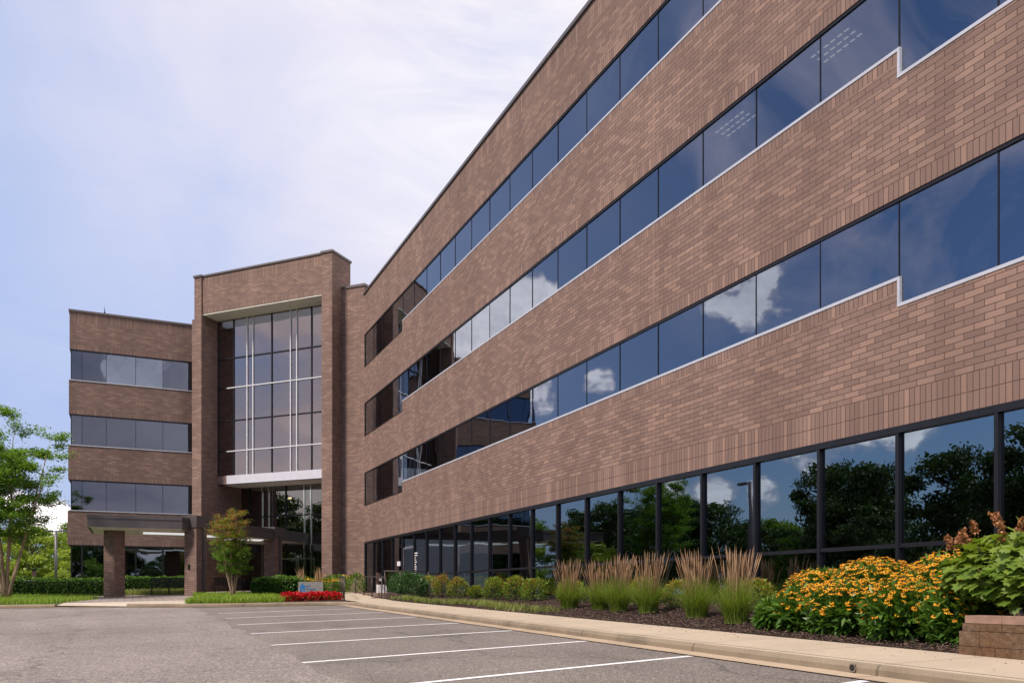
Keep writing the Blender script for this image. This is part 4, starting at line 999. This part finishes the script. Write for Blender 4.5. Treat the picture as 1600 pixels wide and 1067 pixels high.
hydrangea(9.7, 6.3, -.45, .95, 1.0, 1.22, 1300, [(-.62, .55, .98), (-.5, .5, 1.02), (-.35, .2, 1.2), (-.3, .55, 1.12), (-.1, -.15, 1.25), (-.45, -.1, 1.1), (-.6, .0, 1.0), (-.72, -.45, .92), (-.7, -.1, .55), (-.25, .72, 1.0), (-.4, .8, .95), (-.55, -.55, 1.0), (-.15, .35, 1.22), (-.55, -.35, 1.08), (.1, -.1, 1.3), (-.8, .1, .5)], 'large lobed leaf hydrangea bush with rust brown flower heads above the block wall')
hydrangea(9.7, 4.7, -.40, .8, .8, 1.2, 400, [(-.5, .3, 1.1)], 'second hydrangea bush at the right picture edge behind the block wall')

# liriope line, lawns, flowers (stuff)
def scatter(poly_fn, n, zf):
    pts = []
    while len(pts) < n:
        x, y = poly_fn(); pts.append((x, y, zf(x, y)))
    return np.array(pts)
def lirio(): 
    y = random.uniform(17.2, 31); c = 8.95+.18*math.sin(y*.9); return c+random.gauss(0, .13)+.12, y
# individual liriope tufts along the walk
tuft = []
Bp = []
for k in range(150):
    x, y = lirio(); 
    for j in range(26): Bp.append((x+random.gauss(0, .05), y+random.gauss(0, .05), bedz(x, y)-.01))
Bp = np.array(Bp); o = blades_obj('liriope_edging', Bp, .13+.10*rng.random(len(Bp)), .3+.6*rng.random(len(Bp)), .012, 'blade_liriope', None, 3)
tag(o, 'strip of pale green liriope along the walk edge of the mulch bed', 'ground cover', None, 'stuff')
def in_poly(x, y, poly):
    c = False; j = len(poly)-1
    for i in range(len(poly)):
        if (poly[i][1] > y) != (poly[j][1] > y) and x < (poly[j][0]-poly[i][0])*(y-poly[i][1])/(poly[j][1]-poly[i][1])+poly[i][0]: c = not c
        j = i
    return c
def grass_area(name, poly, n, h, label, m='blade_lawn', w_=.02):
    xs_, ys_ = [p[0] for p in poly], [p[1] for p in poly]; pts = []
    while len(pts) < n:
        x, y = random.uniform(min(xs_), max(xs_)), random.uniform(min(ys_), max(ys_))
        if in_poly(x, y, poly): pts.append((x, y, KT(x, y)-.01))
    pts = np.array(pts); o = blades_obj(name, pts, h*(.6+.6*rng.random(n)), .2+.6*rng.random(n), w_, m, None, 3)
    tag(o, label, 'grass', None, 'stuff')
grass_area('tall_grass', [(1.7, 31.8), (2.9, 31.05), (4.2, 30.7), (5.0, 30.6), (5.3, 33.0), (5.6, 38), (4.6, 41), (2.6, 42), (2.4, 36)], 15000, .26, 'bright green grass on the island under the small crape myrtle')
grass_area('tall_grass', [(-2.75, 35.0), (-4.6, 35.7), (-7, 36.7), (-12, 37.5), (-12, 46), (-5, 47), (-2.5, 44), (-1.3, 41)], 18000, .26, 'bright green grass at the foot of the large crape myrtle')
grass_area('tall_grass', [(-.6, 47.8), (3.2, 47.8), (3.2, 52.2), (-.8, 52.2)], 5000, .32, 'green grass in front of the hedge behind the bench', 'blade_liriope')
# red flowers: low round begonia plants in rows
E = None
k = 0
for (x, y) in [(5.25+.33*i+random.uniform(-.05, .05), 31.6+.30*j+.06*i+random.uniform(-.05, .05)) for j in range(3) for i in range(7)]:
    k += 1
    if k == 1:
        proto = empty('red_flower_plant', (x, y, KT(x, y))); n = 170
        V, d, rr = shrub_arr(0, 0, .12, .19, .19, .19, n, .075, .06, 6, .7)
        leaves_obj('blossom', V, 'petal_red', proto)
        V, d, rr = shrub_arr(0, 0, .07, .17, .17, .10, 60, .07, .05); leaves_obj('foliage', V, 'leaf_hedge', proto); o = proto
    else: o = copy_tree(proto); o.location = (x, y, KT(x, y)); o.rotation_euler = (0, 0, random.random()*6); s_ = random.uniform(.85, 1.15); o.scale = (s_*1.1, s_*1.1, s_*.85)
    tag(o, 'bright red bedding flower plant in the patch in front of the grey sign', 'flower', 'red bedding flowers in front of the sign')
# wood chips
n = 16000; cx = 8.5+3.2*rng.random(n)**1.3; cy = 6.2+15*rng.random(n)**1.4
Pp = np.array([(a, b, bedz(a, b)+.004+.03*random.random()) for a, b in zip(cx, cy)])
keep = Pp[:, 0] > 8.52; Pp = Pp[keep]; n = len(Pp)
o = leaves_obj('mulch_chips', leaf_arr(Pp, nrm(rng.normal(size=(n, 3))*[1, 1, .35]), .03+.04*rng.random(n), .012, .1), 'wood_chip'); tag(o, 'dark brown shredded bark mulch pieces', 'mulch', None, 'stuff')

n = 260; Pp = np.array([(7.1+1.4*random.random()**.5, 5+22*random.random(), 0) for _ in range(n)]); Pp[:, 2] = [KT(a, b)+.006 for a, b in Pp[:, :2]]
o = leaves_obj('walk_debris', leaf_arr(Pp, nrm(rng.normal(size=(n, 3))*[1, 1, .1]), .02+.03*rng.random(n), .012, .1), 'wood_chip'); tag(o, 'small bits of bark and dry leaf scattered on the sidewalk', 'debris', None, 'stuff')
# hedges
def hedge(x, y, L_, wd, h, rz, zb, label, n=7000, m='leaf_hedge', grp='clipped hedges'):
    E = empty('hedge', (x, y, zb), rz); tag(E, label, 'hedge', grp)
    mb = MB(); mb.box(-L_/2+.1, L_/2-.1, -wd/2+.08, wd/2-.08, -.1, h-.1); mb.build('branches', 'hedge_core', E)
    u = rng.random((n, 3)); face = rng.random(n)
    Pp = np.stack([(u[:, 0]-.5)*L_, (u[:, 1]-.5)*wd, u[:, 2]*h], 1); N = np.zeros((n, 3))
    tot = L_*wd+2*L_*h+2*wd*h; a, b, c = L_*wd/tot, (L_*wd+2*L_*h)/tot, 1
    tm = face < a; sm = (face >= a) & (face < b); em = face >= b
    Pp[tm, 2] = h; N[tm] = [0, 0, 1]
    sg = np.where(rng.random(n) < .5, -1, 1); Pp[sm, 1] = sg[sm]*wd/2; N[sm, 1] = sg[sm]; Pp[em, 0] = sg[em]*L_/2; N[em, 0] = sg[em]
    # round the box a little and lump it
    ex = np.abs(Pp[:, 0])/(L_/2); ez = Pp[:, 2]/h; Pp[:, 2] -= .10*h*np.clip(ex, 0, 1)**10; Pp[:, 1] *= 1-.12*np.clip(ez, 0, 1)**8
    Pp += N*(rng.normal(size=(n, 1))*.03+.05*np.sin(Pp[:, [0]]*4.3+Pp[:, [2]]*5)*np.cos(Pp[:, [0]]*2.1))
    D = nrm(N*.7+rng.normal(size=(n, 3))*.6+[0, 0, .4])
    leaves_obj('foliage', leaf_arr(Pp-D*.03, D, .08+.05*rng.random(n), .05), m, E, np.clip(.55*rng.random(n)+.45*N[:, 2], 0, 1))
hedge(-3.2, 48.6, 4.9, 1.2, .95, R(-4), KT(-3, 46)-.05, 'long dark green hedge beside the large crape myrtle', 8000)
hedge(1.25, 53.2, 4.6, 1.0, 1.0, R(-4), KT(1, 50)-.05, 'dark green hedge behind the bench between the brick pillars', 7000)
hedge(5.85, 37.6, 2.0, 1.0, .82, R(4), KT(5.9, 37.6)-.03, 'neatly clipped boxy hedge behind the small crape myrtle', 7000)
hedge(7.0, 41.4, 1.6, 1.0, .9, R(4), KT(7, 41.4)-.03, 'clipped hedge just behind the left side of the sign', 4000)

# trees
def myrtle(x, y, zb, H, Rr, nst, label, nl, Lf, red=0.0, spread=1.0, seed=1, cut=.32, pw=.95):
    r_ = random.Random(seed); E = empty('crape_myrtle', (x, y, zb)); tag(E, label, 'tree')
    mb = MB(); LP, LD_, LT = [], [], []
    for k in range(nst):
        a = 2*math.pi*k/nst+r_.uniform(-.3, .3); rr = Rr*r_.uniform(.30, .85); hh = H*r_.uniform(.74, .96) if k else H
        if k == 0: rr = Rr*.12
        p0 = Vector((.10*math.cos(a), .10*math.sin(a), -.05)); pts = [p0]; N_ = 9
        for i in range(1, N_+1):
            t = i/N_; pts.append(Vector((math.cos(a)*rr*(t**pw)+r_.uniform(-.05, .05)*t*Rr*.6, math.sin(a)*rr*(t**pw)+r_.uniform(-.05, .05)*t*Rr*.6, hh*t)))
        r0 = .0085*H+.01; mb.tube(pts, [r0*(1-.9*i/N_) for i in range(N_+1)], 7)
        for i in range(3, N_+1):
            for j in range(3 if i > 4 else 2):
                if i/N_ < cut: continue
                t = i/N_; b = pts[i]; ang = r_.uniform(0, 6.28); ln_ = Rr*r_.uniform(.28, .62)*(1.12-.6*t)*spread; el = r_.uniform(.15, .75)
                d = Vector((math.cos(ang), math.sin(ang), el)).normalized(); tip = b+d*ln_+Vector((0, 0, .03*H*0)); midp = b+d*ln_*.5+Vector((0, 0, .04*ln_))
                mb.tube([b, midp, tip], [r0*.28*(1.1-t), r0*.18*(1.1-t), .004], 5)
                for q in range(3):
                    d2 = (d+Vector((r_.uniform(-.8, .8), r_.uniform(-.8, .8), r_.uniform(-.1, .7)))).normalized(); st_ = b+(tip-b)*r_.uniform(.35, 1); e2 = st_+d2*ln_*r_.uniform(.3, .55)
                    LP.append((st_, e2)); LT.append(t)
    mb.build('trunk', 'bark_myrtle', E, smooth=True)
    seg = np.array([[list(a_), list(b_)] for a_, b_ in LP]); ns = len(seg); ii = rng.integers(0, ns, nl); u = rng.random(nl)**.7
    Pp = seg[ii, 0]+(seg[ii, 1]-seg[ii, 0])*u[:, None]*1.12+rng.normal(size=(nl, 3))*[.085*Rr**.5, .085*Rr**.5, .035*Rr**.5]
    D = nrm(nrm(seg[ii, 1]-seg[ii, 0])*.5+rng.normal(size=(nl, 3))*[.8, .8, .35]); Vv = leaf_arr(Pp, D, Lf*(.7+.6*rng.random(nl)), Lf*.5)
    zt = Pp[:, 2]/H
    mi = (rng.random(nl) < red*np.clip((zt-.55)*3.2, 0, 1)).astype(int)
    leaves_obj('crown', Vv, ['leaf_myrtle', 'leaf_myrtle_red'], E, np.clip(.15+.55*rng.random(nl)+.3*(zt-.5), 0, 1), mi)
    return E
myrtle(-4.95, 41.6, KT(-4.8, 41.6)-.03, 7.6, 3.0, 10, 'large multi stemmed crape myrtle with pale bark at the left edge', 36000, .115, .0, 1.0, 8, .36)
myrtle(3.95, 37.3, KT(4, 37.3)-.03, 3.5, 1.12, 7, 'small crape myrtle with reddish orange tips on the grass island', 15000, .075, .55, 1.15, 12, .27, .8)

def tree_proto(H, Rr, nclump, per, Lf, m, seed, trunk_h=.3):
    r_ = random.Random(seed); root = empty('tree', (0, 0, 0)); mb = MB()
    top = Vector((r_.uniform(-.2, .2), r_.uniform(-.2, .2), H*.7)); mb.tube([(0, 0, -.3), (0.05, 0, H*trunk_h), (top.x*.5, top.y*.5, H*.5), top], [.03*H, .022*H, .015*H, .005*H], 8)
    C_ = []
    for k in range(nclump):
        a = r_.uniform(0, 6.28); v = r_.uniform(-1.0, 1.0); q = math.sqrt(max(0, 1-v*v*.8)) * r_.uniform(.35, 1.0); zc = H*(.53+.40*v)
        c = Vector((q*Rr*math.cos(a), q*Rr*math.sin(a), zc)); C_.append(c)
        if k % 3 == 0:
            s0 = Vector((top.x*.4, top.y*.4, max(H*trunk_h*.9, zc*.6))); mb.tube([s0, (s0+c)/2+Vector((0, 0, .03*H)), c], [.009*H, .006*H, .002*H], 5)
    mb.build('trunk', 'bark_dark', root, smooth=True)
    Pp, TI = [], []
    for c in C_:
        n = int(per*r_.uniform(.6, 1.4)); s_ = Rr*r_.uniform(.13, .24); p = nrm(rng.normal(size=(n, 3)))*(rng.random((n, 1))**.45)*[s_*1.25, s_*1.25, s_*.7]
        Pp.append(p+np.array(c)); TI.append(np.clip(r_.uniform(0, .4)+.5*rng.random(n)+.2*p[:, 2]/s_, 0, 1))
    Pp = np.concatenate(Pp); TI = np.concatenate(TI); n = len(Pp)
    leaves_obj('crown', leaf_arr(Pp, nrm(rng.normal(size=(n, 3))+[0, 0, .1]), Lf*(.7+.6*rng.random(n)), Lf*.55), m, root, TI)
    return root
protos = [tree_proto(9.5, 4.2, 95, 210, .26, 'leaf_dark', 11), tree_proto(7.5, 3.8, 85, 200, .24, 'leaf_dark', 12), tree_proto(7.5, 3.6, 85, 200, .24, 'leaf_mid', 13), tree_proto(5.5, 3.0, 60, 190, .22, 'leaf_light', 14)]
used = [False]*4
def put(k, x, y, s_, rz, label, grp, name=None):
    zb = G(x, y)
    if not used[k]: o = protos[k]; used[k] = True
    else: o = copy_tree(protos[k])
    o.location = (x, y, zb); o.scale = (s_, s_, s_*random.uniform(.94, 1.06)); o.rotation_euler = (0, 0, rz); tag(o, label, 'tree', grp)
g1 = 'trees across the lot mirrored in the windows'
refl = [(0, -17.5, 30, .95), (0, -16.5, 24.5, 1.0), (1, -22, 37, .62), (1, -22, 40.5, .8), (1, -25, 47, .78), (2, -27, 53, .82), (1, -29, 59, .9), (0, -28, 67, 1.15), (0, -30, 76, 1.2), (0, -27, 86, 1.25), (2, -34, 61, 1.0), (0, -16.5, 19.5, 1.1), (0, -17, 11, 1.0), (1, -40, 50, 1.1), (2, -38, 70, 1.2), (0, -35, 95, 1.3), (1, -20, 3, 1.0), (0, -14, -14, .9), (2, -5, -22, .9), (1, 4, -26, .9), (0, 14, -30, 1.0), (2, 22, -26, .9), (0, -9, -32, 1.1), (0, -1, -34, 1.1), (0, 8, -36, 1.1), (1, -5, -40, 1.3), (1, 17, -38, 1.3), (0, -15, -24, 1.0), (0, -26, 46, 1.15), (1, -33, 38, 1.3), (0, -31, 52, 1.2)]
for k, x, y, s_ in refl: put(k, x, y, s_, random.random()*6, 'dark leafy tree across the parking lot, seen mirrored in the wing windows', g1)
far = [(3, -14.5, 84, 1.3, 'lime green tree directly behind the large crape myrtle'), (3, -9.5, 96, 1.35, 'lime green tree left of the far light pole'), (2, -4.5, 104, 1.15, 'green tree right of the far light pole, against the building corner'), (2, -18.5, 92, 1.3, 'green tree at the far left edge behind the trunks'), (3, -5.0, 92, .9, 'low lime green tree beside the far light pole'), (2, -12, 118, 1.2, 'distant green tree in the gap above the parked car'), (3, -22, 80, 1.2, 'lime green tree just outside the left picture edge'), (3, -8.0, 66, .32, 'low round bush behind the left hedge')]
for k, x, y, s_, lb in far: put(k, x, y, s_, random.random()*6, lb, 'trees beyond the left lawn')
